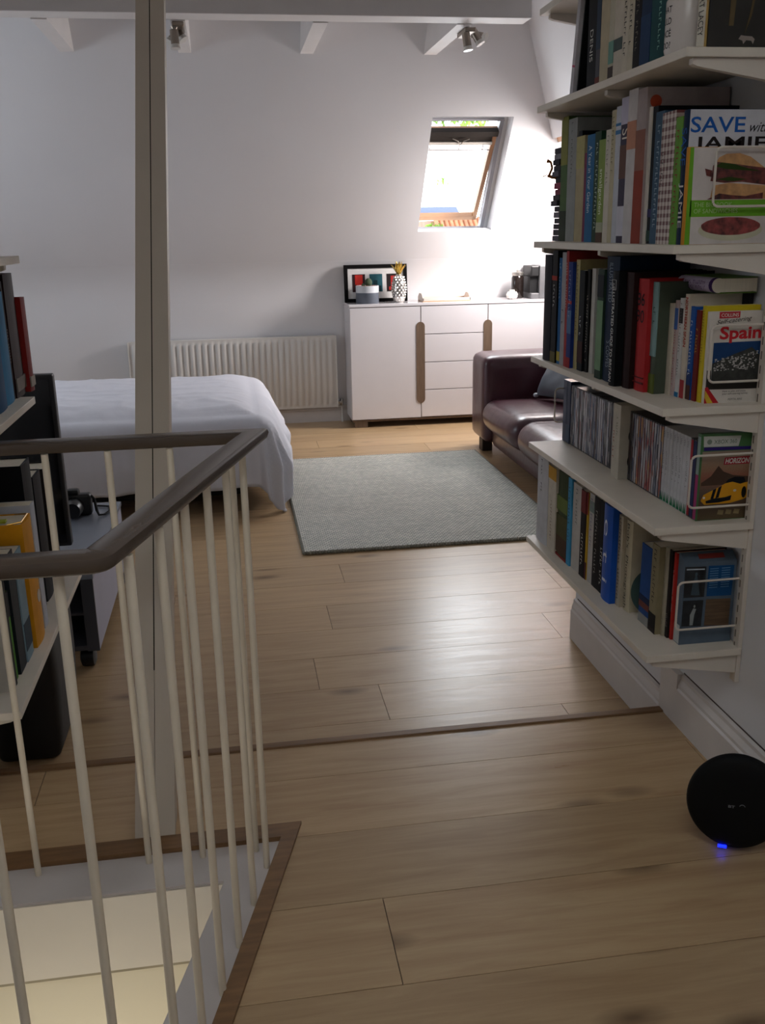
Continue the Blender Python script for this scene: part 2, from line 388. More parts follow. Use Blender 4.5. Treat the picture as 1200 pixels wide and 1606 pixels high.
# right slope
bL = Vector((2.76, 0, 1.105)); dR = Vector((-.468, 0, .884)); nR = Vector((.884, 0, .468))
def SR(y, s, d=0): v = bL+dR*s+nR*d; return Vector((v.x, y, v.z))
def slabR(bm, y0, y1, s0, s1, d1=.1):
    prism(bm, [SR(y0, s0), SR(y1, s0), SR(y1, s1), SR(y0, s1)], nR*d1)
bm = B(); slabR(bm, 3.1, 6.45, 0, 1.861); slabR(bm, 6.45, 7.0, 0, .5); slabR(bm, 6.45, 7.0, 1.05, 1.861); slabR(bm, 7.0, 7.6, 0, 1.861)
struct('ceiling_slope_right', bm, wall_m, 'shaded sloping ceiling above the sofa')
bm = B()
for (a, b_, c, d) in ((6.45, 7.0, .5, .54), (6.45, 7.0, 1.01, 1.05), (6.45, 6.49, .5, 1.05), (6.96, 7.0, .5, 1.05)):
    prism(bm, [SR(a, c, .03), SR(b_, c, .03), SR(b_, d, .03), SR(a, d, .03)], nR*.05)
struct('window_added_side', bm, MATS['window_pine_frame'], 'small unseen roof window frame added above the sofa for the side light')  # unseen opening, built as a place for the added side light
# flat ceiling with an unseen opening added over the landing for light
bm = B(); box(bm, -3.1, 2.9, 2.4, 7.6, 2.75, 2.85); box(bm, -.85, 1.28, .6, 2.4, 2.75, 2.85); box(bm, -.85, 1.28, -1.6, -.4, 2.75, 2.85); box(bm, -.85, -.4, -.4, .6, 2.75, 2.85); box(bm, .6, 1.28, -.4, .6, 2.75, 2.85)
struct('ceiling', bm, wall_m, 'white ceiling')
bm = B()
for q in ((-.4, .6, -.4, -.35), (-.4, .6, .55, .6), (-.4, -.35, -.4, .6), (.55, .6, -.4, .6)): box(bm, q[0], q[1], q[2], q[3], 2.77, 2.83)
struct('window_added_landing', bm, MATS['window_pine_frame'], 'unseen roof window frame added over the landing for light')  # frame of the opening added for the overhead light
# beam and ties
bm = B(); box(bm, -3.0, 1.66, 5.36, 5.52, 2.505, 2.75, .004); struct('ceiling_beam', bm, beam_m, 'white painted purlin across the room')
for i, (x0, x1) in enumerate(((-.905, -.825), (-.215, -.14), (.52, .60), (1.295, 1.375))):
    bm = B()
    yf = SY-(2.50-SZ)/math.tan(AL); yt = SY-(2.70-SZ)/math.tan(AL)
    prism(bm, [Vector((x0, 5.52, 2.50)), Vector((x0, yf+.02, 2.50)), Vector((x0, yt+.02, 2.70)), Vector((x0, 5.52, 2.70))], (x1-x0, 0, 0))
    struct('trim_%d' % (6+i), bm, beam_m, 'white ceiling tie, number %s from the left' % ('one', 'two', 'three', 'four')[i])
# raking strut
st = thing('roof_strut', (-.245, 2.0, .108), 'cream painted timber post leaning away from the stairwell edge up to the ceiling', 'post')
def strut(x0a, x1a, x0b, x1b, nm):
    dy = 1.53/2.07*2.645
    lo = [Vector((x0a, 1.968, .108)), Vector((x1a, 1.968, .108)), Vector((x1a, 2.065, .108)), Vector((x0a, 2.065, .108))]
    hi = [Vector((x0b, 1.968+dy, 2.745)), Vector((x1b, 1.968+dy, 2.745)), Vector((x1b, 2.065+dy, 2.745)), Vector((x0b, 2.065+dy, 2.745))]
    bm = B(); a = [bm.verts.new(p) for p in lo]; b = [bm.verts.new(p) for p in hi]
    bm.faces.new(a); bm.faces.new(b[::-1])
    for i in range(4): bm.faces.new((a[i], a[(i+1) % 4], b[(i+1) % 4], b[i]))
    obj(nm, bm, post_m, st)
strut(-.292, -.2465, -.228, -.185, 'left_timber'); strut(-.2455, -.201, -.183, -.138, 'right_timber')
bm = B(); dy = 1.53/2.07*2.645
t0, t1 = .12, 1.0
def sp(t, x0, x1, off): return Vector((x0+(x1-x0)*t, 1.968+dy*t-off, .108+2.637*t))
prism(bm, [sp(t0, -.2468, -.1855, .0006), sp(t0, -.2452, -.1825, .0006), sp(t1, -.2468, -.1855, .0006), sp(t1, -.2485, -.1875, .0006)][:4], (0, .002, 0))
bm.free()
bm = B()
a = [bm.verts.new(sp(t0, -.2472, -.1855, .0008)), bm.verts.new(sp(t0, -.2448, -.1825, .0008)), bm.verts.new(sp(t1, -.2448, -.1825, .0008)), bm.verts.new(sp(t1, -.2472, -.1855, .0008))]
b = [bm.verts.new(v.co+Vector((0, .002, 0))) for v in a]
bm.faces.new(a); bm.faces.new(b[::-1])
for i in range(4): bm.faces.new((a[i], a[(i+1) % 4], b[(i+1) % 4], b[i]))
obj('joint_gap', bm, crack_m, st, label='dark crack between the two timbers')

# baseboards (moulded)
def skirting(name, p0, p1, z0, h, nrm, label, t=.018):
    """run of moulded skirting from p0 to p1 (x,y), nrm = into the room"""
    prof = [(0, 0), (t, 0), (t, h*.70), (t*.78, h*.74), (t*.78, h*.80), (t*.45, h*.90), (t*.45, h*.97), (0, h)]
    n = Vector((*nrm, 0)); bm = B()
    prism(bm, [Vector((*p0, z0))+n*a+Vector((0, 0, b)) for a, b in prof], Vector((*p1, 0))-Vector((*p0, 0)))
    return struct(name, bm, base_m, label)
skirting('baseboard_right_far', (XW, 2.345), (XW, 3.1), 0, .155, (-1, 0), 'moulded white skirting under the bookshelves')
skirting('baseboard_right_near', (XW, -1.5), (XW, 2.31), .108, .150, (-1, 0), 'moulded white skirting beside the router', t=.02)
bm = B(); box(bm, XW-.0195, XW, 2.25, 2.352, 0, .258); struct('baseboard_right_step', bm, base_m, 'skirting step at the shallow floor step')
bm = B(); box(bm, XW-.0012, XW+.001, 2.36, 3.08, .156, .160); box(bm, XW-.0012, XW+.001, -1.4, 2.25, .259, .2625); struct('trim_10', bm, M('skirting_dark_line', '#5a4d48', .9), 'dark line above the right skirting')  # thin dark strips along the top of the skirting
skirting('baseboard_far', (-3.0, 7.485), (2.76, 7.485), 0, .125, (0, -1), 'white skirting along the far wall')
skirting('baseboard_end', (XW, 3.1), (2.7, 3.1), 0, .155, (0, 1), 'skirting on the far side of the shelving wall')

# roof window (window_1): frame, tilted sash, glass, flap, flashing
lining = M('window_reveal_paint', '#e6e6e6', .6, var=.01)
alu = M('window_grey_aluminium', '#a3a3a9', .5, .2, var=.05)
pine = MATS['window_pine_frame']; darkf = M('window_flap_dark', '#28221e', .7, var=.1, spec=.2)
wn = bpy.data.objects.new('window_1', None); col.objects.link(wn); wn.location = S(1.68, .85, 0); wn['kind'] = 'structure'; wn['label'] = 'open pine roof window in the sloping ceiling'; wn['category'] = 'window'
FX0, FX1, FS0, FS1 = WX0-.02, 1.905, .335, 1.236
bm = B()
for (a, b_, c, d) in ((FX0-.02, FX1+.03, FS0-.03, FS0), (FX0-.02, FX1+.03, FS1, FS1+.012), (FX0-.03, FX0, FS0, FS1), (FX1, FX1+.026, FS0, FS1)):
    slab(bm, a, b_, c, d, .10, .16)
obj('window_frame', bm, alu, wn)
bm = B(); slab(bm, FX1+.026, WX1+.03, FS0-.03, WS1+.03, .12, .15); slab(bm, FX0, FX1+.026, FS1+.012, WS1+.03, .12, .15); obj('window_lining', bm, lining, wn)
hs = 1.09
def T(x, s, d, ang=R(9)):
    s_, d_ = s-hs, d-.11
    return S(x, hs+s_*math.cos(ang)+d_*math.sin(ang), .11+d_*math.cos(ang)-s_*math.sin(ang))
def slabT(bm, x0, x1, s0, s1, d0, d1):
    pts = [T(x0, s0, d0), T(x1, s0, d0), T(x1, s1, d0), T(x0, s1, d0)]; prism(bm, pts, T(0, 0, d1)-T(0, 0, d0))
SS0, SS1 = .340, 1.180
bm = B()
slabT(bm, FX0+.006, FX1-.006, SS0, SS0+.040, .10, .14); slabT(bm, FX0+.006, FX0+.03, SS0, SS1, .10, .14); slabT(bm, FX1-.036, FX1-.006, SS0, SS1, .10, .14)
slabT(bm, FX0+.006, FX1-.006, 1.045, SS1, .115, .14)
obj('window_sash', bm, pine, wn)
bm = B(); slabT(bm, FX0+.03, FX1-.036, SS0+.040, 1.045, .124, .128); obj('window_pane', bm, glass_m, wn)
bm = B(); slabT(bm, FX0+.004, FX1-.006, 1.145, 1.185, .075, .118); slabT(bm, FX0+.006, FX1-.03, 1.085, 1.145, .10, .12); obj('ventilation_flap', bm, darkf, wn)
bm = B(); slabT(bm, FX0+.006, FX1-.03, 1.062, 1.085, .09, .116); obj('flap_handle', bm, M('handle_bright_metal', '#b9b3aa', .5), wn)
bm = B(); xm = (FX0+FX1)/2; tube(bm, [T(xm-.06, 1.12, .085), T(xm-.02, 1.105, .08), T(xm, 1.075, .078), T(xm+.02, 1.105, .08), T(xm+.06, 1.12, .085)], .004, 6); obj('latch', bm, M('latch_pale', '#8c857c', .4, .4), wn)
bm = B(); slabT(bm, FX0+.02, FX1-.03, 1.005, 1.010, .10, .106)
for xx in (FX0+.05, xm, FX1-.09): slabT(bm, xx, xx+.006, 1.005, 1.05, .10, .106)
obj('blind_hooks', bm, M('bracket_pale', '#a59a96', .5), wn)
# what stands outside
rnd = random.Random(3)
def leafcloud(bm, cx, cy, cz, rx, ry, rz, n, sz):
    for i in range(n):
        a = rnd.uniform(0, 6.28); b_ = rnd.uniform(-1, 1); r_ = rnd.uniform(.3, 1)
        c = Vector((cx+rx*r_*math.cos(a)*math.sqrt(1-b_*b_), cy+ry*r_*math.sin(a)*math.sqrt(1-b_*b_), cz+rz*r_*b_))
        q = Matrix.Rotation(rnd.uniform(0, 6.28), 3, Vector((rnd.uniform(-1, 1), rnd.uniform(-1, 1), rnd.uniform(-1, 1))).normalized())
        vs = [bm.verts.new(c+q@Vector(p)*sz) for p in ((-1, 0, 0), (0, -.45, .1), (1, 0, 0), (0, .45, .1))]; bm.faces.new(vs)
leaf_m = M('garden_leaves', '#6f9233', .6, var=.55, scale=2)
out_t = thing('garden_tree', (3.0, 14.6, -3), 'leafy green tree seen through the gap above the open roof window', 'tree')
bm = B()
for (cx, cz, rx) in ((3.05, 3.05, .32), (3.5, 3.03, .35), (3.95, 3.1, .3)): leafcloud(bm, cx, 14, cz, rx, .3, .25, 330, .055)
leafcloud(bm, 3.1, 14.1, 2.09, .12, .1, .06, 16, .035)
obj('foliage', bm, leaf_m, out_t)
bm = B(); tube(bm, [(5.2, 14.9, -3), (5.1, 14.8, 1), (4.6, 14.5, 3.0), (3.9, 14.2, 3.3), (3.1, 14, 3.2)], .08, 8, radii=[.2, .16, .08, .04, .02]); tube(bm, [(3.12, 14.1, 3.1), (3.12, 14.1, 2.1)], .006, 5); obj('trunk', bm, M('tree_bark', '#5b4a3a', .9, var=.2), out_t)
sh_ = thing('garden_shrub', (2.45, 11.4, -2), 'sunny green shrub low in the gap under the open sash', 'shrub')
bm = B(); leafcloud(bm, 2.40, 11.4, 1.40, .16, .12, .12, 160, .04); tube(bm, [(2.4, 11.4, -2), (2.4, 11.4, 1.35)], .03, 6); obj('foliage', bm, leaf_m, sh_)
nh = thing('neighbouring_house', (2.7, 12.4, -3), 'neighbouring house with slate and terracotta roof beyond the open sash', 'house')
bm = B(); prism(bm, [Vector((2.1, 12.0, 1.60)), Vector((2.87, 12.0, 1.60)), Vector((2.87, 12.25, 1.715)), Vector((2.1, 12.25, 1.715))], (0, .02, -.03)); obj('slate_roof', bm, M('slate_blue', '#4c5674', .6, var=.08), nh)
bm = B()
for k in range(14): tube(bm, [(2.55+k*.06, 11.72, 1.38), (2.55+k*.06, 11.98, 1.57)], .03, 6)
obj('tile_roof', bm, M('terracotta_tiles', '#9c6242', .7, var=.3, scale=9), nh)
bm = B(); box(bm, 2.5, 3.4, 12.02, 12.9, -3, 1.55); obj('walls', bm, M('house_brick', '#8c6450', .8, var=.2), nh)

# ================================================================== RAILING
rl = thing('stair_railing', (0, 1.83, .104), 'cream metal balusters under a dark taupe handrail around the stairwell', 'railing')
zr = 1.058
A_ = Vector((.030, 1.905, zr)); Bc = Vector((-.186, 1.178, zr))
def arc(c, p, n_, r=.03, k=5):
    d1 = (p-c).normalized(); d2 = (n_-c).normalized()
    return [c+d1*r*(1-t)**2+d2*r*t**2 for t in [i/k for i in range(k+1)]]
L0 = Vector((-.74, 1.905, zr)); L1 = Vector((-.74, 1.178, zr))
def oval_rail(path, name):
    bm = B(); prof = [(-.021, -.009), (-.017, -.012), (.017, -.012), (.021, -.009), (.0238, .001), (.022, .008), (.016, .0115), (-.016, .0115), (-.022, .008), (-.0238, .001)]
    rings = []; n = len(path)
    for i, p in enumerate(path):
        if i == 0: t = (path[1]-p).normalized(); k = 1
        elif i == n-1: t = (p-path[-2]).normalized(); k = 1
        else:
            a = (p-path[i-1]).normalized(); b = (path[i+1]-p).normalized(); t = (a+b).normalized(); k = 1/max(.35, t.dot(a))
        s = t.cross(Vector((0, 0, 1))).normalized()
        rings.append([bm.verts.new(p+s*x*k+Vector((0, 0, z))) for x, z in prof])
    for a, b in zip(rings, rings[1:]):
        for j in range(len(prof)): bm.faces.new((a[j], a[(j+1) % len(prof)], b[(j+1) % len(prof)], b[j]))
    bm.faces.new(rings[0]); bm.faces.new(rings[-1][::-1])
    return obj(name, bm, rail_m, rl, smooth=True, angle=35)
path = [L0, A_]+arc(Bc, A_, L1, .012)+[L1]
oval_rail(path, 'handrail')
bs = [(.005-.0317*i*1.0, 1.826-.1185*i, 1) for i in range(6)]+[(-.017-.1188*i, 1.889, 1) for i in range(6)]+[(-.234-.119*i, 1.178, 1) for i in range(5)]
for (x, y, _) in bs:
    bm = B(); lathe(bm, (x, y, 0), [(.0070, .102), (.0070, .3), (.0070, .8), (.0070, 1.045)], 12); obj('baluster', bm, balu_m, rl, smooth=True)

# ================================================================== SHELVING, RIGHT
ordn = ['top', 'second', 'third', 'fourth', 'lowest']
SH = [(2.05, 'a'), (1.79, 'b'), (1.408, 'c'), (1.06, 'd'), (.783, 'e'), (.463, 'f')]
labs = {'a': 'white wall shelf at the very top of the right shelving, mostly out of frame',
        'b': 'white wall shelf under the mug and the dark painted book', 'c': 'white wall shelf under the cookery books with the sandwich cover',
        'd': 'white wall shelf under the Spain guide and the red hardback', 'e': 'white wall shelf under the disc cases and games',
        'f': 'lowest white wall shelf, just above the skirting'}
def shelf(z, x_wall, xf, y0, y1, sgn, label, ys, grp, y1_board=None):
    t = thing('wall_shelf', (xf, (y0+y1)/2, z-.018), label, 'shelf', grp)
    bm = B(); box(bm, min(xf, x_wall-sgn*.004), max(xf, x_wall-sgn*.004), y0, y1, z-.018, z, .0015); obj('board', bm, shelf_m, t)
    for y in ys:
        bm = B(); xa = xf+sgn*.02; xb = x_wall-sgn*.012
        prism(bm, [Vector((xa, y-.009, z-.019)), Vector((xb, y-.009, z-.019)), Vector((xb, y-.009, z-.068)), Vector((xa+sgn*.01, y-.009, z-.034)), Vector((xa, y-.009, z-.030))], (0, .018, 0))
        obj('bracket', bm, metalw_m, t)
    return t
for z, k in SH:
    shelf(z, XW, .93, 1.967, 2.93, 1, labs[k], (1.985, 2.44, 2.90), 'white shelves on the right wall')
slot_m = M('slot_dark', '#6f655a', .9)
for i, y in enumerate((1.985, 2.44, 2.90)):
    t = thing('shelf_upright', (XW-.006, y, .37), ('cream slotted shelf upright nearest the camera on the right wall', 'cream slotted shelf upright in the middle of the right shelving', 'cream slotted shelf upright at the far end of the right shelving')[i], 'shelf upright', 'slotted uprights of the right shelving')
    bm = B(); box(bm, XW-.012, XW-.0005, y-.0125, y+.0125, .37, 2.5, .001); obj('rail', bm, metalw_m, t)
    bm = B(); z = .39
    while z < 2.48:
        box(bm, XW-.0128, XW-.0115, y+.002, y+.0055, z, z+.018)
        z += .032
    obj('slots', bm, slot_m, t)
def stop(x0, x1, z0, z1, y, label):
    t = thing('book_stop', ((x0+x1)/2, y, z0), label, 'book stop', 'wire book stops')
    pts = rrect(x0, x1+.08, z0, z1, .013, y)
    pts = [p for p in pts if p.x <= x1]
    pts = [Vector((x1, y, z1))]+pts+[Vector((x1, y, z0))]
    bm = B(); tube(bm, pts, .0028, 8); obj('wire_loop', bm, metalw_m, t, smooth=True)
    for zc in (z0, z1): bm = B(); box(bm, x1-.006, x1+.004, y-.006, y+.004, zc-.008, zc+.008, .001); obj('clip', bm, metalw_m, t)
stop(1.045, 1.176, 1.110, 1.235, 1.992, 'cream wire book stop across the Spain guide')
stop(1.020, 1.176, 1.485, 1.603, 1.985, 'cream wire book stop across the sandwich cookery book')
stop(1.016, 1.176, .821, .944, 1.985, 'cream wire book stop across the racing game case')
stop(1.012, 1.176, .512, .634, 1.995, 'cream wire book stop across the four panel disc box')
stop(1.020, 1.176, .84, .95, 2.945, 'cream wire book stop at the far end of the disc shelf')

# ------------------------------------------------------------------ books
def cmat(hexc, rough=.6): return M('cover_'+hexc.strip('#')+('_%d' % int(rough*100)), hexc, rough, var=.08, scale=30, spec=.12)
def marks(bm, x, y0, y1, z0, z1, sgn, seed):
    """illegible small print: a column of dashes on a spine"""
    rn = random.Random(seed); z = z1; c = (y0+y1)/2; w_ = (y1-y0)*.26
    while z > z0+.004:
        l = rn.uniform(.004, .012)
        if rn.random() < .85:
            zb = max(z0, z-l)
            prism(bm, [Vector((x, c-w_, zb)), Vector((x, c+w_*rn.uniform(.3, 1), zb)), Vector((x, c+w_, z)), Vector((x, c-w_, z))], (-sgn*.0005, 0, 0))
        z -= l+.0035
def book(s, y0, y1, z, h, color, label, cat='book', title=None, tcol='#d8d4c8', group=None, depth=None, sgn=1, wall=XW, hard=False, name='book', spinec=None, tsize=.62, tz=(.12, .9), bands=(), rough=.6, tdir=1, tbold=.0):
    """upright book, spine facing away from its wall; sgn=1: wall on +x"""
    if depth is None: depth = min(abs(wall-s)-.006, h*.78)
    xb = s+sgn*depth; th = y1-y0
    t = thing(name, (s, (y0+y1)/2, z), label, cat, group)
    ct = .0022 if hard else .0008; ct = min(ct, th*.2)
    cm = cmat(color, rough)
    # cover shell: C profile in plan, extruded up; rounded spine when thick
    bm = B(); n = 6; bulge = min(.004, th*.12) if hard else .0006
    outer = [(xb, y0)]+[(s+sgn*bulge*(1-math.sin(math.pi*i/n)), y0+th*i/n) for i in range(n+1)]+[(xb, y1)]
    inner = [(xb, y1-ct), (s+sgn*(bulge+ct+.0015), y1-ct), (s+sgn*(bulge+ct+.0015), y0+ct), (xb, y0+ct)]
    prism(bm, [Vector((a, b, z)) for a, b in outer+inner], (0, 0, h))
    obj('cover', bm, cm, t)
    bm = B(); e = .003 if hard else .0006
    x0_, x1_ = s+sgn*(bulge+ct+.002), xb-sgn*e
    box(bm, min(x0_, x1_), max(x0_, x1_), y0+ct, y1-ct, z+e*.6, z+h-e); obj('pages', bm, page_m, t)
    xs = s-sgn*.0004
    for (a, b, hc) in bands:
        bm = B(); box(bm, min(xs, s+sgn*.003), max(xs, s+sgn*.003), y0+.0003, y1-.0003, z+h*a, z+h*b); obj('spine_band', bm, cmat(hc, rough), t)
    if title:
        tm = cmat(tcol, .5); L_ = h*(tz[1]-tz[0]); hh = th*tsize
        if title == '~':
            lh = min(.018, th*.60); bm = dashes_bm((xs, (y0+y1)/2+sgn*lh/2, z+h*tz[1]), (0, 0, -1), (0, -sgn, 0), L_, lh); bmesh.ops.translate(bm, verts=bm.verts, vec=-t.location)
            if len(bm.verts):
                me = bpy.data.meshes.new('title'); bm.to_mesh(me); me.materials.append(tm); lo_ = bpy.data.objects.new('title', me); col.objects.link(lo_); lo_.parent = t
            bm.free()
        else:
            if sgn > 0: text('title', title, tm, t, (xs, (y0+y1)/2+hh/2, z+h*tz[1]), (0, 0, -1), (0, -1, 0), width=L_, height=hh, bold=tbold)
            else: text('title', title, tm, t, (xs, (y0+y1)/2-hh/2, z+h*tz[1]), (0, 0, -1), (0, 1, 0), width=L_, height=hh, bold=tbold)
    return t
def book_row(z, start, items, group, phrase):
    cur = start
    for it in items:                       # near to far
        y1 = it['y1']; y0 = max(cur+.0008, it.get('y0', cur+.0008)); y1 = max(y1, y0+.006)
        kw = {k: v for k, v in it.items() if k not in ('y1', 'y0', 's', 'h', 'c', 'l')}
        book(it['s'], y0, y1, z, it['h'], it['c'], it['l']+phrase, group=group, **kw); cur = y1
def I(y1, h, s, c, l, **k): return dict(y1=y1, h=h, s=s, c=c, l=l, **k)

# --- shelf b (mug shelf)
dog = book(.970, 1.976, 2.011, 1.79, .24, '#ddd6c6', 'white-spined book with a dark painted cover showing a small pale dog', group='books on the mug shelf', title='ROBERT LACEY', tcol='#2a2622', tz=(.1, .55), depth=.19)
patch('painted_cover', [[(.975, 1.7915), (1.155, 1.7915), (1.155, 2.0285), (.975, 2.0285)]], M('painting_dark', '#1d1a14', .35, var=.9, scale=9), dog, 1.9756)
patch('cover_edge', [[(.970, 1.7915), (.9765, 1.7915), (.9765, 2.0285), (.970, 2.0285)]], cmat('#a88a55'), dog, 1.9756)
patch('painted_dog', [[(1.043, 1.806), (1.048, 1.813), (1.056, 1.812), (1.072, 1.811), (1.078, 1.806), (1.075, 1.797), (1.071, 1.803), (1.06, 1.804), (1.054, 1.797), (1.052, 1.803)]], cmat('#8e837c'), dog, 1.9750)
patch('painted_figure', [[(1.055, 1.815), (1.068, 1.85), (1.075, 1.90), (1.071, 1.90), (1.063, 1.85)], [(1.02, 1.83), (1.03, 1.83), (1.035, 1.93), (1.022, 1.93)]], cmat('#5d4f38'), dog, 1.9750)
rowA = [I(2.239, .230, .97, '#17474a', 'teal book half hidden behind the white mug', title='~', tcol='#7fb0a4'),
        I(2.294, .232, .97, '#1b2f4c', 'wide navy blue book', title=None, bands=((.05, .5, '#203a5c'),)),
        I(2.335, .225, .97, '#171414', 'black book with worn grey capitals between navy and cream books', title='~', tcol='#6b6256', tz=(.2, .95)),
        I(2.368, .222, .97, '#c6bca6', 'cream book with short black capitals beside the black book', title='~', tcol='#1c1a18', tz=(.3, .85)),
        I(2.401, .225, .97, '#cfc5b2', 'cream book with long black capitals', title='~', tcol='#22201c', tz=(.2, .9)),
        I(2.455, .230, .97, '#c9bfae', 'off-white book with a small dark figure drawn on the spine', bands=((.30, .42, '#4d5a58'),)),
        I(2.488, .232, .97, '#b9b39e', 'pale book with a blurred teal patch on the spine', bands=((.02, .17, '#4b3f3a'), (.2, .42, '#6f9a8c'))),
        I(2.546, .236, .97, '#b6a98d', 'broad plain tan book', title=None),
        I(2.575, .234, .97, '#4b4a50', 'slim grey-blue book beside the broad tan book', bands=((0, .12, '#6a2f28'), (.4, .9, '#2e3b4c'))),
        I(2.637, .238, .97, '#131315', 'black book lettered DENIS', title='DENIS', tcol='#c9c6be', tz=(.3, .62), tsize=.35)]
book_row(1.79, 2.14, rowA, 'books on the mug shelf', ', on the mug shelf')
# leaning items at far end
def leaning(label, x0, x1, y0, th, z, L_, tilt, mat, name='magazine', extra=None):
    t = thing(name, (x0, y0, z), label, 'magazine', 'leaning booklets on the mug shelf')
    d = Vector((0, -math.sin(tilt), math.cos(tilt))); n = Vector((0, math.cos(tilt), math.sin(tilt)))
    a = Vector((x0, y0, z)); bm = B(); prism(bm, [a, a+d*L_, a+d*L_+n*th, a+n*th], (x1-x0, 0, 0)); obj('pages', bm, mat, t)
    if extra: extra(t, a, d, n)
    return t
def ex1(t, a, d, n):
    bm = B(); q = a-Vector((.0006, 0, 0)); prism(bm, [q+d*.075, q+d*.080, q+d*.080+n*.020, q+d*.075+n*.020], (.001, 0, 0)); obj('pink_line', bm, cmat('#b0506a'), t)
    bm = B(); prism(bm, [q+d*.002, q+d*.006, q+d*.006+n*.02, q+d*.002+n*.02], (.001, 0, 0)); obj('dark_foot', bm, cmat('#3a3a42'), t)
leaning('black folder leaning beside the DENIS book', .968, 1.14, 2.700, .006, 1.79, .236, R(11), cmat('#0f0f10'), 'folder')
leaning('white booklet with a pink line, leaning at the far end of the mug shelf', .962, 1.13, 2.722, .022, 1.79, .238, R(11), cmat('#b9b5b8'), 'booklet', ex1)

# --- mug with pens
mug = thing('pen_mug', (.979, 2.08, 1.79), 'large white mug with black capitals, used as a pen pot', 'mug')
mugm = M('mug_glazed_ceramic', '#cfc6bf', .25, var=.02)
mc = (.982, 2.082, 1.79)
bm = B(); lathe(bm, mc, [(.030, 0.0005), (.042, .003), (.0445, .012), (.0445, .105), (.0435, .108), (.0415, .105), (.0410, .012), (.02, .008)], 40); obj('body', bm, mugm, mug, smooth=True)
for i, (ln, zz) in enumerate((('WHAT', .082), ('WOULD', .060), ('BEYONCÉ', .036), ('DO?', .014))):
    bm = text_bm(ln, (0, 0, 0), (1, 0, 0), (0, 0, 1), height=.0128 if ln != 'BEYONCÉ' else .0168, depth=0, bold=.01)
    xs_ = [v.co.x for v in bm.verts]; W_ = max(xs_)
    for v in bm.verts:
        u = v.co.x*.85-W_*.85; a = R(214)+u/.045-R(14); v.co = Vector((mc[0]+.0449*math.cos(a), mc[1]+.0449*math.sin(a), mc[2]+zz+v.co.z))
    me = bpy.data.meshes.new('lettering'); bmesh.ops.translate(bm, verts=bm.verts, vec=-mug.location); bm.to_mesh(me); bm.free(); me.materials.append(cmat('#191919'))
    lo = bpy.data.objects.new('lettering', me); col.objects.link(lo); lo.parent = mug
for i, (dx, dy, tx, ty, cc, lb) in enumerate(((-.02, .0, -.032, .02, '#1d5a38', 'green pen standing in the white mug'), (.006, -.01, .02, -.03, '#c98a2a', 'orange pencil standing in the white mug'), (.015, .012, .04, .0, '#8d1f4c', 'magenta marker standing in the white mug'), (-.002, .012, -.004, .03, '#d8d2c8', 'white pen standing in the white mug'))):
    bm = B(); tube(bm, [(mc[0]+dx*.6, mc[1]+dy*.6, mc[2]+.011), (mc[0]+tx*.8, mc[1]+ty*.8, mc[2]+.165)], .0042, 8)
    p = thing('pen', (mc[0]+dx*.6, mc[1]+dy*.6, mc[2]+.011), lb, 'pen', 'pens in the mug'); obj('barrel', bm, cmat(cc), p, smooth=True)
    bm = B(); e = Vector((mc[0]+tx*.8, mc[1]+ty*.8, mc[2]+.165)); bs_ = Vector((mc[0]+dx*.6, mc[1]+dy*.6, mc[2]+.011)); dd = (e-bs_).normalized(); tube(bm, [e+dd*.0005, e+dd*.02], .0047, 8); obj('cap', bm, cmat('#2b2b2b'), p, smooth=True)

# --- shelf c (cookery books)
sand = book(.966, 2.0, 2.012, 1.408, .197, '#c98b2c', 'sandwich cookery book with orange and green edge and bread photos, frontmost on its shelf', group='books on the cookery shelf', depth=.195)
yy = 1.9996
patch('green_band', [[(.969, 1.4085), (.980, 1.4085), (.977, 1.604), (.969, 1.604)], [(.976, 1.465), (1.16, 1.465), (1.16, 1.4985), (.976, 1.4985)]], cmat('#6ba52f'), sand, yy, .0005)
patch('white_panel', [[(.979, 1.4988), (1.16, 1.4988), (1.16, 1.604), (.977, 1.604)], [(.9805, 1.4085), (1.16, 1.4085), (1.16, 1.4648), (.9795, 1.4648)]], cmat('#c9c0ba'), sand, yy, .0004)
patch('bread', [[(1.028, 1.574), (1.034, 1.584), (1.05, 1.591), (1.08, 1.592), (1.105, 1.585), (1.125, 1.572), (1.14, 1.562), (1.14, 1.554), (1.05, 1.570)], [(1.025, 1.528), (1.06, 1.533), (1.145, 1.527), (1.15, 1.500), (1.02, 1.500), (1.022, 1.515)]], M('bread_crust', '#b98a5a', .6, var=.25, scale=60), sand, yy-.0004, .0005)
patch('sandwich_filling', [[(1.022, 1.568), (1.03, 1.575), (1.06, 1.572), (1.10, 1.567), (1.145, 1.562), (1.145, 1.528), (1.09, 1.535), (1.05, 1.533), (1.018, 1.537), (1.02, 1.55)], [(1.004, 1.562), (1.02, 1.558), (1.02, 1.545), (1.008, 1.548)], [(1.013, 1.5), (1.04, 1.512), (1.07, 1.508), (1.1, 1.506), (1.14, 1.513), (1.14, 1.5)]], M('meat_and_leaves', '#5a2622', .5, var=.8, scale=70), sand, yy-.0007, .0005)
patch('lettuce', [[(1.026, 1.566), (1.04, 1.574), (1.07, 1.570), (1.10, 1.562), (1.13, 1.556), (1.09, 1.558), (1.05, 1.561)], [(1.03, 1.540), (1.06, 1.545), (1.10, 1.540), (1.07, 1.536)]], cmat('#31421c'), sand, yy-.0013, .0003)
patch('plate', [ell(1.072, 1.437, .074, .022, 24)], cmat('#bfbba0'), sand, yy-.0004, .0004)
patch('plated_sandwich', [ell(1.072, 1.445, .068, .0185, 30, jit=.012)], M('ham_and_lettuce', '#7c3632', .5, var=.7, scale=60), sand, yy-.0008, .0004)
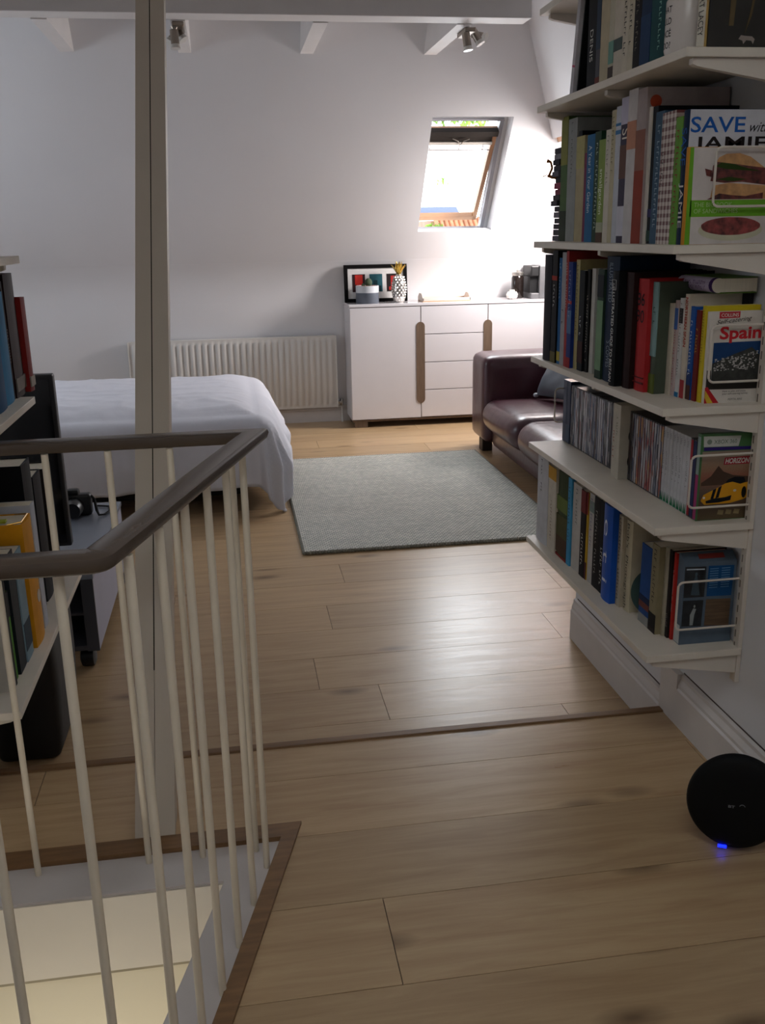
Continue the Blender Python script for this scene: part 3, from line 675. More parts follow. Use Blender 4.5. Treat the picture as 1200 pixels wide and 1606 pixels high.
text('cover_text', 'THE BIG BOOK\nOF SANDWICHES', cmat('#a9c285'), sand, (.985, yy-.0002, 1.472), (1, 0, 0), (0, 0, 1), width=.10, height=.022)
jam = book(.968, 2.0135, 2.045, 1.408, .272, '#142741', 'tall cookery book with navy spine and white cover lettered SAVE with JAMIE', group='books on the cookery shelf', hard=True, depth=.205)
yj = 2.0131
patch('white_cover', [[(.970, 1.4085), (1.170, 1.4085), (1.170, 1.679), (.970, 1.679)]], cmat('#c3c2c6'), jam, yj, .0005)
text('cover_title', 'SAVE', cmat('#2257a0'), jam, (.972, yj-.0006, 1.634), (1, 0, 0), (0, 0, 1), width=.122, height=.031, bold=.012)
text('cover_with', 'with', cmat('#202022'), jam, (1.105, yj-.0006, 1.635), (1, 0, 0), (0, 0, 1), width=.045, height=.020, shear=.4)
text('cover_name', 'JAMIE', cmat('#241d1d'), jam, (.982, yj-.0006, 1.593), (1, 0, 0), (0, 0, 1), width=.165, height=.033, bold=.015)
text('title', 'SAVE', cmat('#2257a0'), jam, (.9676, 2.040, 1.645), (0, 0, -1), (0, -1, 0), width=.075, height=.022)
text('title', 'JAMIE', cmat('#d4d4d4'), jam, (.9676, 2.040, 1.535), (0, 0, -1), (0, -1, 0), width=.092, height=.022)
gm = bpy.data.materials.new('gingham_print'); gm.use_nodes = True; nt = gm.node_tree; tc = nt.nodes.new('ShaderNodeTexCoord'); 
sx_ = nt.nodes.new('ShaderNodeSeparateXYZ'); nt.links.new(tc.outputs['Object'], sx_.inputs[0]); acc = []
for ax, sc in (('Y', 0.0165), ('Z', .0165)):
    d_ = nt.nodes.new('ShaderNodeMath'); d_.operation = 'DIVIDE'; d_.inputs[1].default_value = sc; nt.links.new(sx_.outputs[ax], d_.inputs[0])
    f_ = nt.nodes.new('ShaderNodeMath'); f_.operation = 'FRACT'; nt.links.new(d_.outputs[0], f_.inputs[0])
    g_ = nt.nodes.new('ShaderNodeMath'); g_.operation = 'GREATER_THAN'; g_.inputs[1].default_value = .5; nt.links.new(f_.outputs[0], g_.inputs[0]); acc.append(g_)
ad = nt.nodes.new('ShaderNodeMath'); ad.operation = 'ADD'; nt.links.new(acc[0].outputs[0], ad.inputs[0]); nt.links.new(acc[1].outputs[0], ad.inputs[1])
hv = nt.nodes.new('ShaderNodeMath'); hv.operation = 'MULTIPLY'; hv.inputs[1].default_value = .5; nt.links.new(ad.outputs[0], hv.inputs[0])
mr = nt.nodes.new('ShaderNodeValToRGB'); mr.color_ramp.elements[0].color = (*C('#c9bcb0'), 1); mr.color_ramp.elements[1].color = (*C('#571a18'), 1); nt.links.new(hv.outputs[0], mr.inputs[0]); nt.links.new(mr.outputs[0], nt.nodes['Principled BSDF'].inputs['Base Color'])
bk = book(.970, 2.046, 2.078, 1.408, .262, '#68993a', 'bright green book with small red lettering beside the navy-spined cookery book', title='~', tcol='#8c3f2c', group='books on the cookery shelf')
gh = book(.970, 2.079, 2.148, 1.408, .278, '#9c8578', 'thick book in red and white gingham print', group='books on the cookery shelf')
for c_ in gh.children:
    if c_.name.startswith('cover'): c_.data.materials[0] = gm
text('title', '~', cmat('#1d1a18'), gh, (.9692, 2.138, 1.62), (0, 0, -1), (0, -1, 0), width=.11, height=.012)
rowB = [I(2.194, .285, .975, '#3c566b', 'faded slate blue tall book with pale lettering', title='~', tcol='#8fa5b4'),
        I(2.222, .300, .980, '#101216', 'large black-jacketed book rising above the slate blue one', depth=.195, bands=((.02, .1, '#2a4438'), (.2, .26, '#3a3560'))),
        I(2.236, .301, .976, '#cfc8bc', 'thin white upright booklet beside the black-jacketed book'),
        I(2.289, .345, .970, '#a39592', 'tall rust brown book with an orange disc near its top', bands=((0, .48, '#8a3420'), (.48, .74, '#8c5c4c'))),
        I(2.343, .350, .970, '#c3bdbb', 'very tall white file with a faint orange stripe', bands=((.62, .80, '#b98268'),)),
        I(2.407, .341, .980, '#3b3447', 'tall photo-spined book with purple top and the letters SI', bands=((.82, 1., '#b9b4c6'), (.05, .26, '#c5c2cb'), (.45, .68, '#5f4238')), title='SI', tcol='#d8d0c0', tz=(.72, .79)),
        I(2.440, .325, .980, '#b9bcc4', 'pale grey-blue book with two blue dots', bands=((.80, .83, '#3b6f9c'), (.86, .88, '#3b6f9c'))),
        I(2.469, .320, .980, '#b8ad8e', 'tall cream book with spaced dark marks', title='~', tcol='#7a6f55', tz=(.5, .95)),
        I(2.503, .277, .980, '#c8c0b2', 'off-white book between cream and light green books', title='~', tcol='#8b857a', tz=(.5, .95)),
        I(2.549, .257, .980, '#7d9145', 'light green book lettered smallgarden', title='smallgarden', tcol='#dfe3c8', tz=(.28, .72), bands=((0, .1, '#4e3526'), (.1, .2, '#a7a98e'))),
        I(2.593, .281, .985, '#1e3a28', 'dark green book with white lettering', title='~', tcol='#a9b6a4', tz=(.1, .9)),
        I(2.650, .278, .985, '#1f5f8a', 'blue book lettered A Year in Your Garden', title='A Year in Your Garden', tcol='#c4d2da', tz=(.28, .9), tsize=.42),
        I(2.681, .235, .990, '#6d2747', 'short magenta book tucked beside the blue garden book'),
        I(2.746, .282, .990, '#a89a78', 'thick tan book with a yellowish top', bands=((.7, 1., '#a9a06c'),)),
        I(2.775, .30, 1.005, '#15171a', 'black edge of a folder between tan and grey books'),
        I(2.848, .338, 1.0, '#8f918e', 'large pale grey book with faded title', title='~', tcol='#5f615f', tz=(.5, .97)),
        I(2.906, .349, 1.0, '#4a6338', 'tall mottled green book at the far end of the cookery shelf', bands=((.62, 1., '#7f7f3c'), (0, .25, '#26301f')))]
book_row(1.408, 2.149, rowB, 'books on the cookery shelf', '')
# the orange disc on the rust book
for o in list(scn.objects):
    if o.get('label', '').startswith('tall rust brown'):
        patch('orange_disc', [ell(.992, 1.722, .014, .014, 20)], cmat('#b0492f'), o, 2.2368)
# stack of small boxes at the far end
rn = random.Random(5); z = 1.408
stack = ['#4b4754', '#35323b', '#2e2b34', '#3a3740', '#6a6872', '#35323b', '#2b2830', '#35323a', '#7a2f45', '#8c3350', '#2c2a31', '#5b5862', '#38353e', '#2a2830', '#777680', '#33303a']
for i, cc in enumerate(stack):
    h = .0165 if i not in (1, 4, 9) else .0185; o_ = rn.uniform(-.008, .009)
    t = thing('cassette_case', (1.02, 2.96, z), '%s slim case lying flat beyond the cookery books, %s' % ({'#7a2f45': 'dark pink', '#8c3350': 'pink', '#777680': 'light grey', '#6a6872': 'grey'}.get(cc, 'dark grey'), 'layer %s from the shelf' % ['one', 'two', 'three', 'four', 'five', 'six', 'seven', 'eight', 'nine', 'ten', 'eleven', 'twelve', 'thirteen', 'fourteen', 'fifteen', 'sixteen'][i]), 'case', 'slim cases stacked flat beyond the cookery books')
    bm = B(); box(bm, 1.0+o_, 1.13+o_, 2.909, 2.972+o_*.5, z, z+h-.0008, .0015); obj('shell', bm, cmat(cc), t); z += h
    if i == 9:
        gz = z
gt = thing('toy_giraffe', (.995, 2.985, 1.59), 'tiny orange giraffe figure poking out beyond the cookery shelf', 'toy figure')
orange = cmat('#8f5424')
bm = B(); tube(bm, [(1.015, 2.966, 1.592), (1.0, 2.982, 1.597), (.99, 2.985, 1.60), (1.0, 2.985, 1.622), (.996, 2.987, 1.640), (.984, 2.99, 1.644)], .003, 8, radii=[.004, .006, .0065, .0042, .004, .0065]); obj('body', bm, orange, gt, smooth=True)
bm = B(); tube(bm, [(1.0, 2.982, 1.597), (.985, 2.99, 1.603), (.972, 2.992, 1.598)], .0022, 6); obj('leg', bm, orange, gt, smooth=True)

# --- shelf d (Spain)
Z4 = 1.06
spn = book(1.045, 2.006, 2.018, Z4, .204, '#d2cabf', 'Spain guide with red title above a photo of white hillside houses, frontmost on its shelf', group='books on the travel shelf', depth=.128)
ys_ = 2.0056
patch('photo_sky', [[(1.0585, 1.110), (1.172, 1.110), (1.172, 1.197), (1.0585, 1.196)]], cmat('#22406c'), spn, ys_, .0004)
patch('photo_hill', [[(1.0585, 1.112), (1.172, 1.112), (1.172, 1.165), (1.160, 1.176), (1.150, 1.184), (1.135, 1.178), (1.11, 1.170), (1.085, 1.160), (1.0585, 1.150)]], M('hill_dark', '#2c2d29', .6, var=.5, scale=80), spn, ys_-.0004, .0003)
hb = []
rq = random.Random(11)
for i in range(150):
    x = rq.uniform(1.062, 1.165); z_ = rq.uniform(1.134, 1.158+(x-1.06)*.16); a = rq.uniform(.0007, .0024); hb.append([(x-a, z_-a*.7), (x+a, z_-a*.7), (x+a, z_+a*.7), (x-a, z_+a*.7)])
patch('photo_houses', hb, cmat('#b9b6b2'), spn, ys_-.0007, .0003)
patch('dark_band', [[(1.047, 1.092), (1.172, 1.090), (1.172, 1.112), (1.058, 1.112), (1.0565, 1.135), (1.047, 1.135)]], cmat('#34302c'), spn, ys_-.0002, .0004)
patch('flag_red', [[(1.0455, 1.0605), (1.081, 1.0605), (1.051, 1.098), (1.0455, 1.096)]], cmat('#b5262c'), spn, ys_-.0004, .0004)
patch('flag_yellow', [[(1.0525, 1.0608), (1.0665, 1.0608), (1.0465, 1.090), (1.0460, 1.074)]], cmat('#d2ae3a'), spn, ys_-.0008, .0004)
patch('publisher_block', [[(1.067, 1.249), (1.116, 1.250), (1.116, 1.2635), (1.067, 1.2635)]], cmat('#b4343a'), spn, ys_, .0004)
text('publisher_text', 'COLLINS', cmat('#e4dcd2'), spn, (1.071, ys_-.0006, 1.2525), (1, 0, 0), (0, 0, 1), width=.041, height=.0075)
text('cover_script', 'Self-catering', cmat('#262321'), spn, (1.061, ys_-.0002, 1.233), (1, 0, .10), (0, 0, 1), width=.084, height=.0125, shear=.35)
text('cover_title', 'Spain', cmat('#c22a30'), spn, (1.071, ys_-.0002, 1.1945), (1, 0, 0), (0, 0, 1), width=.099, height=.037, bold=.03)
text('cover_line', 'How to plan and enjoy\nyour self-catering holiday', cmat('#2b2725'), spn, (1.088, ys_-.0002, 1.0775), (1, 0, 0), (0, 0, 1), width=.062, height=.011)
text('cover_author', 'PEPITA ARIS', cmat('#2b2725'), spn, (1.103, ys_-.0002, 1.0655), (1, 0, 0), (0, 0, 1), width=.034, height=.0045)
rowC = [I(2.036, .216, 1.042, '#c8b226', 'yellow-spined book directly behind the Spain guide', title='~', tcol='#6b5a1c', tz=(.4, .95)),
        I(2.056, .205, 1.038, '#6d1f18', 'dark red paperback wedged between blue and yellow spines', title='~', tcol='#c7a23a', tz=(.5, .8)),
        I(2.078, .212, 1.035, '#1f4f96', 'blue travel paperback with white vertical lettering', title='~', tcol='#c9d4df', tz=(.25, .85), bands=((0, .16, '#4b2a20'), (.16, .30, '#1d3566'))),
        I(2.099, .238, 1.030, '#c6baa8', 'cream guide lettered NORTHERN SPAIN in red', title='NORTHERN SPAIN', tcol='#9c2f22', tz=(.50, .97), bands=((0, .18, '#9a2f33'),), tbold=.03),
        I(2.118, .228, 1.027, '#c7c4bf', 'white book with dark handwriting and a blue foot', title='~', tcol='#5b565a', tz=(.2, .95), bands=((0, .05, '#1f6e9c'), (.75, .9, '#332e2a'))),
        I(2.135, .222, 1.024, '#bda9a4', 'pale book with faded red lettering', title='~', tcol='#a8404a', tz=(.1, .7), bands=((.7, .92, '#3e5f9c'),)),
        I(2.156, .214, 1.020, '#c9bfac', 'cream paperback second behind the tall green jacket', title=None),
        I(2.185, .262, .990, '#4b5346', 'tall hardback with pale blue-green top and olive foot', hard=True, title='~', tcol='#35504a', tz=(.6, .78), bands=((0, .18, '#59632a'), (.34, 1., '#7d9a98')), tsize=.5),
        I(2.243, .268, .975, '#a92a2b', 'thick red hardback with the number 86', hard=True, title=None, bands=((.07, .085, '#57181a'), (.12, .13, '#57181a'))),
        I(2.288, .281, .962, '#2a1614', 'dark maroon hardback between red and black hardbacks', hard=True),
        I(2.325, .283, .942, '#0f1113', 'black hardback lettered ILLUSTRATED GUIDE TO BRITAIN', hard=True, title='ILLUSTRATED GUIDE TO BRITAIN', tcol='#dcdedb', tz=(.04, .86), tsize=.42),
        I(2.408, .316, .958, '#13243a', 'very dark blue hardback lettered COWES, tallest on the travel shelf', hard=True, title="ILLUSTRATED                     'S COWES", tcol='#7f8d9a', tz=(.12, .95), tsize=.28, depth=.19),
        I(2.450, .283, .955, '#27382c', 'dark green book with a pale green panel', bands=((.08, .72, '#6f8d6c'), (.75, .95, '#10171c'))),
        I(2.474, .275, .968, '#16415e', 'slim deep blue book beside the pale green panel', title=None),
        I(2.538, .281, .972, '#b9b6ae', 'narrow white book between black and blue spines', y0=2.512),
        I(2.560, .278, .967, '#14120f', 'black book with a white outlined ladder of blocks', title='~', tcol='#b8b4a8', tz=(.08, .75), bands=()),
        I(2.600, .274, .960, '#17191b', 'black book with small white words near its middle', title='~', tcol='#bfc2c4', tz=(.35, .55), tsize=.25, bands=((.08, .3, '#3b1d18'),)),
        I(2.630, .302, .960, '#a99c6e', 'yellowed tall book with brown lettering', title='~', tcol='#6d6038', tz=(.3, .95), depth=.19),
        I(2.664, .295, .950, '#1c3272', 'royal blue book with a red foot', title='~', tcol='#8a97b8', tz=(.45, .92), tsize=.35, bands=((0, .1, '#8c2426'), (.33, .55, '#4b6c94'), (.61, .64, '#a32c2a'))),
        I(2.685, .324, .950, '#9c3331', 'tall red book standing above the blue one', title='~', tcol='#d1b5aa', tz=(.5, .9), depth=.19),
        I(2.719, .320, .950, '#9b999c', 'grey book with small black letters beside the tall red book', title='~', tcol='#2b2b2b', tz=(.35, .5), tsize=.35),
        I(2.745, .304, .950, '#20598c', 'bright blue book with a yellow foot', bands=((.03, .12, '#b3a03c'),), title='~', tcol='#9ab6cc', tz=(.6, .95)),
        I(2.790, .324, .945, '#100f12', 'black book with a small red square and white lettering', title='~', tcol='#c4c4c4', tz=(.48, .70), tsize=.2, bands=((.74, .78, '#9c2f22'), (.0, .1, '#5a5128'))),
        I(2.855, .311, .940, '#15131a', 'thick black hardback at the far end of the travel shelf', hard=True)]
book_row(Z4, 2.0185, rowC, 'books on the travel shelf', '')
for o in list(scn.objects):
    lb_ = o.get('label', '')
    if lb_.startswith('thick red hardback'):
        for dz in (.205, .165):
            tm = cmat('#1a1216'); yc = o.location.y
            text('number', '86' if dz > .2 else '90', tm, o, (.9745, yc+.022, Z4+dz), (0, -1, 0), (0, 0, 1), width=.042, height=.030)
        text('spine_foot', '~', cmat('#1a1216'), o, (.9745, yc+.012, Z4+.03), (0, -1, 0), (0, 0, 1), width=.022, height=.008)
    if lb_.startswith('black hardback lettered ILL'):
        text('emblem', 'AA', cmat('#c7c9c6'), o, (.9415, o.location.y+.009, Z4+.255), (0, 0, -1), (0, -1, 0), width=.012, height=.014)
        bm = B(); tube(bm, [(.9415, o.location.y+a, Z4+b) for a, b in ((-.012, .238), (.012, .238), (.012, .262), (-.012, .262))], .0006, 4, closed=True); obj('emblem_frame', bm, cmat('#c7c9c6'), o)
# lying book on top
t = thing('book', (1.08, 2.12, 1.302), 'thick white and purple book lying flat on top of the travel guides', 'book', 'books on the travel shelf')
bm = B(); softbox(bm, 1.072, 1.171, 2.045, 2.215, 1.302, 1.334, .006, 6)
obj('pages', bm, page_m, t)
pm = cmat('#b7a9c0')
bm = B(); tube(bm, [(1.079, 2.044, 1.318), (1.079, 2.216, 1.318)], .0165, 16); obj('spine', bm, pm, t, smooth=True)
text('title', '~~', cmat('#5a2266'), t, (1.0618, 2.200, 1.307), (0, -1, 0), (0, 0, 1), width=.13, height=.022, bold=.02)
bm = B(); tube(bm, [(1.079, 2.0435, 1.318), (1.079, 2.058, 1.318)], .0169, 16); obj('purple_band', bm, cmat('#3d2159'), t, smooth=True)
bm = B(); lathe(bm, (1.079, 2.0434, 1.318), [(.0162, 0), (.0162, -.0008)], 20, 'Y'); box(bm, 1.079, 1.171, 2.0426, 2.0445, 1.3035, 1.3325); obj('page_end', bm, page_m, t)
bm = B(); box(bm, 1.080, 1.172, 2.043, 2.216, 1.300, 1.3022); box(bm, 1.080, 1.172, 2.043, 2.216, 1.3338, 1.3355); obj('boards', bm, cmat('#5c7a33'), t)
# small filler books under it: spiral of the lying book rests on the guides -> thin book in between
t = thing('book', (1.09, 2.15, 1.06+.0), 'black paperback standing against the wall behind the travel guides', 'book', 'books on the travel shelf')
bm = B(); box(bm, 1.158, 1.170, 2.05, 2.21, 1.0605, 1.2995, .001); obj('cover', bm, cmat('#1a1a1d'), t)

# --- shelf e (discs)
Z5 = .783
def spine_art(name, cols, sc=90):
    mt = bpy.data.materials.new(name); mt.use_nodes = True; nt = mt.node_tree; b = nt.nodes['Principled BSDF']; b.inputs['Roughness'].default_value = .35
    tc = nt.nodes.new('ShaderNodeTexCoord'); mp = nt.nodes.new('ShaderNodeMapping'); mp.inputs['Scale'].default_value = (1, 2.2, .30); v = nt.nodes.new('ShaderNodeTexVoronoi'); v.inputs['Scale'].default_value = sc
    gi = nt.nodes.new('ShaderNodeNewGeometry')
    oi = nt.nodes.new('ShaderNodeObjectInfo'); ad = nt.nodes.new('ShaderNodeVectorMath'); ad.operation = 'MULTIPLY_ADD'; ad.inputs[1].default_value = (3.3, 5.1, 7.7)
    nt.links.new(oi.outputs['Random'], ad.inputs[0]); nt.links.new(tc.outputs['Object'], ad.inputs[2]); nt.links.new(ad.outputs[0], mp.inputs[0]); nt.links.new(mp.outputs[0], v.inputs['Vector'])
    sp_ = nt.nodes.new('ShaderNodeSeparateColor'); nt.links.new(v.outputs['Color'], sp_.inputs[0])
    rp = nt.nodes.new('ShaderNodeValToRGB'); rp.color_ramp.interpolation = 'CONSTANT'
    while len(rp.color_ramp.elements) < len(cols): rp.color_ramp.elements.new(.5)
    for i, c in enumerate(cols): rp.color_ramp.elements[i].position = i/len(cols); rp.color_ramp.elements[i].color = (*C(c), 1)
    nt.links.new(sp_.outputs[0], rp.inputs[0]); nt.links.new(rp.outputs[0], b.inputs['Base Color']); return mt
ART = {'blue': spine_art('disc_art_blue', ['#39476b', '#6c7386', '#a5a4a6', '#2a2f45', '#8b8890']),
       'white': spine_art('disc_art_white', ['#b9b8bd', '#a9a8ae', '#c4c2c4', '#6d6f80', '#b3b1b5', '#8c5a52']),
       'dark': spine_art('disc_art_dark', ['#23252e', '#3b3d46', '#15161b', '#8e8c8c', '#4b2b26']),
       'warm': spine_art('disc_art_warm', ['#9c3d33', '#b98a4a', '#a9a09c', '#5b2a2a', '#8b5a4c', '#3a4670']),
       'red': spine_art('disc_art_red', ['#9c2b31', '#b08c86', '#8c2a30', '#aaa39f'])}
case_black = M('disc_case_black_plastic', '#1b1b1f', .3); case_white = M('disc_case_white_plastic', '#c6c5c6', .3, var=.02)
def disc(y0, y1, art, label, z=Z5, h=.190, s=1.045, plastic=None, cat='disc case', group='disc cases on the shelf'):
    t = thing('disc_case', (s, (y0+y1)/2, z), label, cat, group)
    bm = B(); box(bm, s, s+.130, y0+.0004, y1-.0004, z, z+h, .001, 1); obj('case', bm, plastic or case_black, t)
    bm = B(); box(bm, s-.0005, s+.001, y0+.0018, y1-.0018, z+.004, z+h-.004); obj('spine_print', bm, ART[art] if art in ART else cmat(art), t)
    return t
ordw = ['first', 'second', 'third', 'fourth', 'fifth', 'sixth', 'seventh', 'eighth', 'ninth', 'tenth', 'eleventh', 'twelfth', 'thirteenth', 'fourteenth', 'fifteenth', 'sixteenth', 'seventeenth', 'eighteenth', 'nineteenth', 'twentieth', 'twenty-first', 'twenty-second', 'twenty-third', 'twenty-fourth', 'twenty-fifth', 'twenty-sixth', 'twenty-seventh', 'twenty-eighth', 'twenty-ninth']
cname = {'blue': 'blue-grey', 'white': 'pale', 'dark': 'dark', 'warm': 'orange and grey', 'red': 'red'}
# navy box set at far end
t = thing('disc_box_set', (1.045, 2.896, Z5), 'navy blue disc box set closing the far end of the disc shelf', 'disc box set')
bm = B(); box(bm, 1.043, 1.172, 2.864, 2.930, Z5, Z5+.199, .001); obj('sleeve', bm, cmat('#1d2a45', .3), t)
bm = B(); box(bm, 1.0425, 1.044, 2.8965, 2.8975, Z5+.002, Z5+.197); box(bm, 1.0423, 1.044, 2.866, 2.8965, Z5+.004, Z5+.06); obj('spine_print', bm, cmat('#4a5568'), t)
seq = [(2.863, .0138, ['dark', 'dark', 'blue', 'white', 'white', 'dark', 'white', 'dark']), (2.7515, .0155, ['white', 'white']), (2.7195, .0132, ['blue', 'blue', 'white', 'blue', 'blue', 'dark', 'blue']),
       (2.6265, .0155, ['white', 'white', 'blue', 'dark']), (2.5640, .0175, ['white', 'dark']), (2.5285, .0145, ['dark', 'warm', 'dark', 'blue', 'dark'])]
n_ = 0
for (yt, th, arts) in seq:
    for a in arts:
        h_ = .190+random.choice([0, 0, .0015])
        disc(yt-th, yt, a, '%s-spined disc case, %s case counted from the navy box set' % (cname[a], ordw[n_]), h=h_); n_ += 1; yt -= th
# slipcase set
t = thing('disc_box_set', (1.02, 2.42, Z5), 'cream slipcase box set with red lettering, sticking out mid shelf among the discs', 'disc box set')
bm = B(); box(bm, 1.018, 1.155, 2.404, 2.455, Z5, Z5+.205, .001); obj('sleeve', bm, cmat('#bdb6a6'), t)
text('title', '~', cmat('#8f2c2c'), t, (1.0172, 2.449, Z5+.13), (0, 0, -1), (0, -1, 0), width=.085, height=.014, bold=.02)
text('title', '~', cmat('#5d6b55'), t, (1.0172, 2.428, Z5+.17), (0, 0, -1), (0, -1, 0), width=.06, height=.012)
bm = B()
for zz in (.05, .12): prism(bm, [Vector((1.055+.012*math.cos(a), 2.4036, Z5+zz+.02*math.sin(a))) for a in [R(20*k) for k in range(18)]], (0, .001, 0))
obj('thumb_hole', bm, cmat('#2a2a2c'), t)
y = 2.4035; seq2 = ['dark', 'dark', 'blue', 'white', 'warm', 'warm', 'white', 'white', 'red', 'warm', 'red', 'white', 'blue', 'white', 'warm']
th = (2.4035-2.194)/len(seq2)
for i, a in enumerate(seq2):
    disc(y-th, y, a, '%s-spined disc case, %s case on the near side of the cream slipcase' % (cname[a], ordw[i])); y -= th
# white game cases
def game(y0, y1, title, label):
    t = disc(y0, y1, '#c3c2c4', label, plastic=case_white, cat='game case', group='white game cases on the disc shelf')
    text('brand', 'Wii', cmat('#8b8b90'), t, (1.0442, y1-.003, Z5+.180), (0, 0, -1), (0, -1, 0), width=.016, height=(y1-y0)*.5)
    if title: text('title', title, cmat('#3f3f44'), t, (1.0442, y1-.004, Z5+.130), (0, 0, -1), (0, -1, 0), width=.065, height=(y1-y0)*.42)
    bm = B(); n = 2
    for k in range(n):
        a = y0+.0015+(y1-y0-.003)*k/n; b_ = y0+.0015+(y1-y0-.003)*(k+1)/n
        prism(bm, [Vector((1.0444, a, Z5+.003)), Vector((1.0444, b_, Z5+.003)), Vector((1.0444, (a+b_)/2, Z5+.026))], (-.0006, 0, 0))
    obj('green_zigzag', bm, cmat('#1f6b45'), t)
gt_ = [('x', 'white game case with long dark title, farthest of the white games'), ('x', 'white game case, second of the white games from far'), ('', 'plain white game case just before the black gap')]
y = 2.1935
for ttl, lb in gt_: game(y-.0168, y, ttl, lb); y -= .0168
for i, (ttl, lb) in enumerate((('x', 'white game case just after the black gap'), ('x', 'white game case, fifth of the white games from far'), ('x', 'white game case, sixth of the white games from far'), ('', 'plain white game case, seventh from far'), ('x', 'white game case touching the red one'))):
    game(2.1395-.0178*(i+1), 2.1395-.0178*i, ttl, lb)
disc(2.036, 2.050, '#a32d38', 'bright red game case between white and racing games', group='game cases near the front of the disc shelf', cat='game case')
disc(2.0185, 2.0355, '#31375a', 'dark blue game case behind the racing game', group='game cases near the front of the disc shelf', cat='game case')
# racing game case
fz = thing('game_case', (1.045, 2.009, Z5), 'green-topped game case with a yellow striped racing car and the word HORIZON', 'game case')
bm = B(); box(bm, 1.045, 1.172, 2.0015, 2.0175, Z5, Z5+.207, .001); obj('case', bm, M('green_game_plastic', '#3d6b3a', .35), fz)
bm = B(); box(bm, 1.0445, 1.0455, 2.003, 2.016, Z5+.003, Z5+.110); obj('spine_print', bm, cmat('#a03a6c'), fz)
bm = B(); box(bm, 1.0445, 1.0455, 2.003, 2.016, Z5+.111, Z5+.200); obj('spine_top_print', bm, cmat('#8fa09c'), fz)
yh = 2.0013
gz_ = bpy.data.materials.new('sunset_art'); gz_.use_nodes = True; nt = gz_.node_tree; tc = nt.nodes.new('ShaderNodeTexCoord'); sz = nt.nodes.new('ShaderNodeSeparateXYZ'); nt.links.new(tc.outputs['Object'], sz.inputs[0])
rp = nt.nodes.new('ShaderNodeValToRGB'); mrr = nt.nodes.new('ShaderNodeMapRange'); mrr.inputs['From Min'].default_value = 0; mrr.inputs['From Max'].default_value = .17
nzz = nt.nodes.new('ShaderNodeTexNoise'); nzz.inputs['Scale'].default_value = 40; adn = nt.nodes.new('ShaderNodeMath'); adn.operation = 'MULTIPLY_ADD'; adn.inputs[1].default_value = .03
nt.links.new(nzz.outputs['Fac'], adn.inputs[0]); nt.links.new(sz.outputs['Z'], adn.inputs[2]); nt.links.new(adn.outputs[0], mrr.inputs['Value']); nt.links.new(mrr.outputs[0], rp.inputs[0])
for p_, c_ in ((0.0, '#5a4a2c'), (.35, '#4b3626'), (.5, '#57483a'), (.7, '#8a5340'), (.85, '#8f6f55'), (1., '#8d7a68')):
    if p_ in (0., 1.): e = rp.color_ramp.elements[0 if p_ == 0 else -1]
    else: e = rp.color_ramp.elements.new(p_)
    e.color = (*C(c_), 1)
nt.links.new(rp.outputs[0], nt.nodes['Principled BSDF'].inputs['Base Color'])
patch('cover_picture', [[(1.049, .785), (1.171, .785), (1.171, .948), (1.050, .949)]], gz_, fz, yh, .0004)
patch('brand_strip', [[(1.052, .960), (1.137, .959), (1.142, .983), (1.050, .985)]], cmat('#b9bab2'), fz, yh, .0004)
patch('purple_strip', [[(1.053, .951), (1.171, .950), (1.171, .957), (1.053, .959)]], cmat('#33246a'), fz, yh, .0005)
text('brand_text', 'XBOX 360', cmat('#5f6b5c'), fz, (1.076, yh-.0006, .9665), (1, 0, 0), (0, 0, 1), width=.056, height=.0095)
patch('brand_ball', [ell(1.065, .9715, .006, .006, 16)], cmat('#7b8578'), fz, yh-.0005, .0003)
patch('title_block', [[(1.104, .916), (1.170, .916), (1.171, .934), (1.106, .933)]], cmat('#a02c38'), fz, yh-.0005, .0003)
text('cover_title', 'HORIZON', cmat('#d9d2cc'), fz, (1.107, yh-.0011, .9185), (1, 0, 0), (0, 0, 1), width=.060, height=.0125, bold=.03, shear=.2)
patch('mountain', [[(1.052, .875), (1.075, .89), (1.092, .914), (1.105, .90), (1.13, .89), (1.171, .885), (1.171, .868), (1.052, .868)]], cmat('#4b3a30'), fz, yh-.0004, .0002)
patch('car_body', [[(1.054, .832), (1.060, .846), (1.075, .853), (1.095, .862), (1.112, .871), (1.130, .874), (1.150, .868), (1.168, .872), (1.171, .865), (1.171, .835), (1.158, .830), (1.128, .823), (1.064, .822)]], cmat('#cf9222'), fz, yh-.0006, .0002)
patch('car_dark', [[(1.112, .872), (1.118, .880), (1.135, .886), (1.158, .884), (1.162, .873), (1.150, .868), (1.130, .874)], [(1.083, .857), (1.091, .860), (1.085, .835), (1.078, .835)], [(1.096, .862), (1.104, .866), (1.098, .838), (1.090, .836)], [(1.066, .831), (1.085, .836), (1.115, .838), (1.13, .842), (1.128, .830), (1.10, .826), (1.068, .825)]], cmat('#16181f'), fz, yh-.0009, .0002)
patch('car_lamps', [ell(1.0615, .839, .003, .003, 10), ell(1.137, .853, .004, .003, 10)], cmat('#d8d3c5'), fz, yh-.0011, .0002)
patch('wheels', [ell(1.160, .848, .006, .014, 14)], cmat('#1a1512'), fz, yh-.0011, .0002)
patch('award_marks', [[(1.098+.02*k, .797), (1.112+.02*k, .795), (1.114+.02*k, .806), (1.100+.02*k, .808)] for k in range(3)], cmat('#8f7f5c'), fz, yh-.0005, .0002)

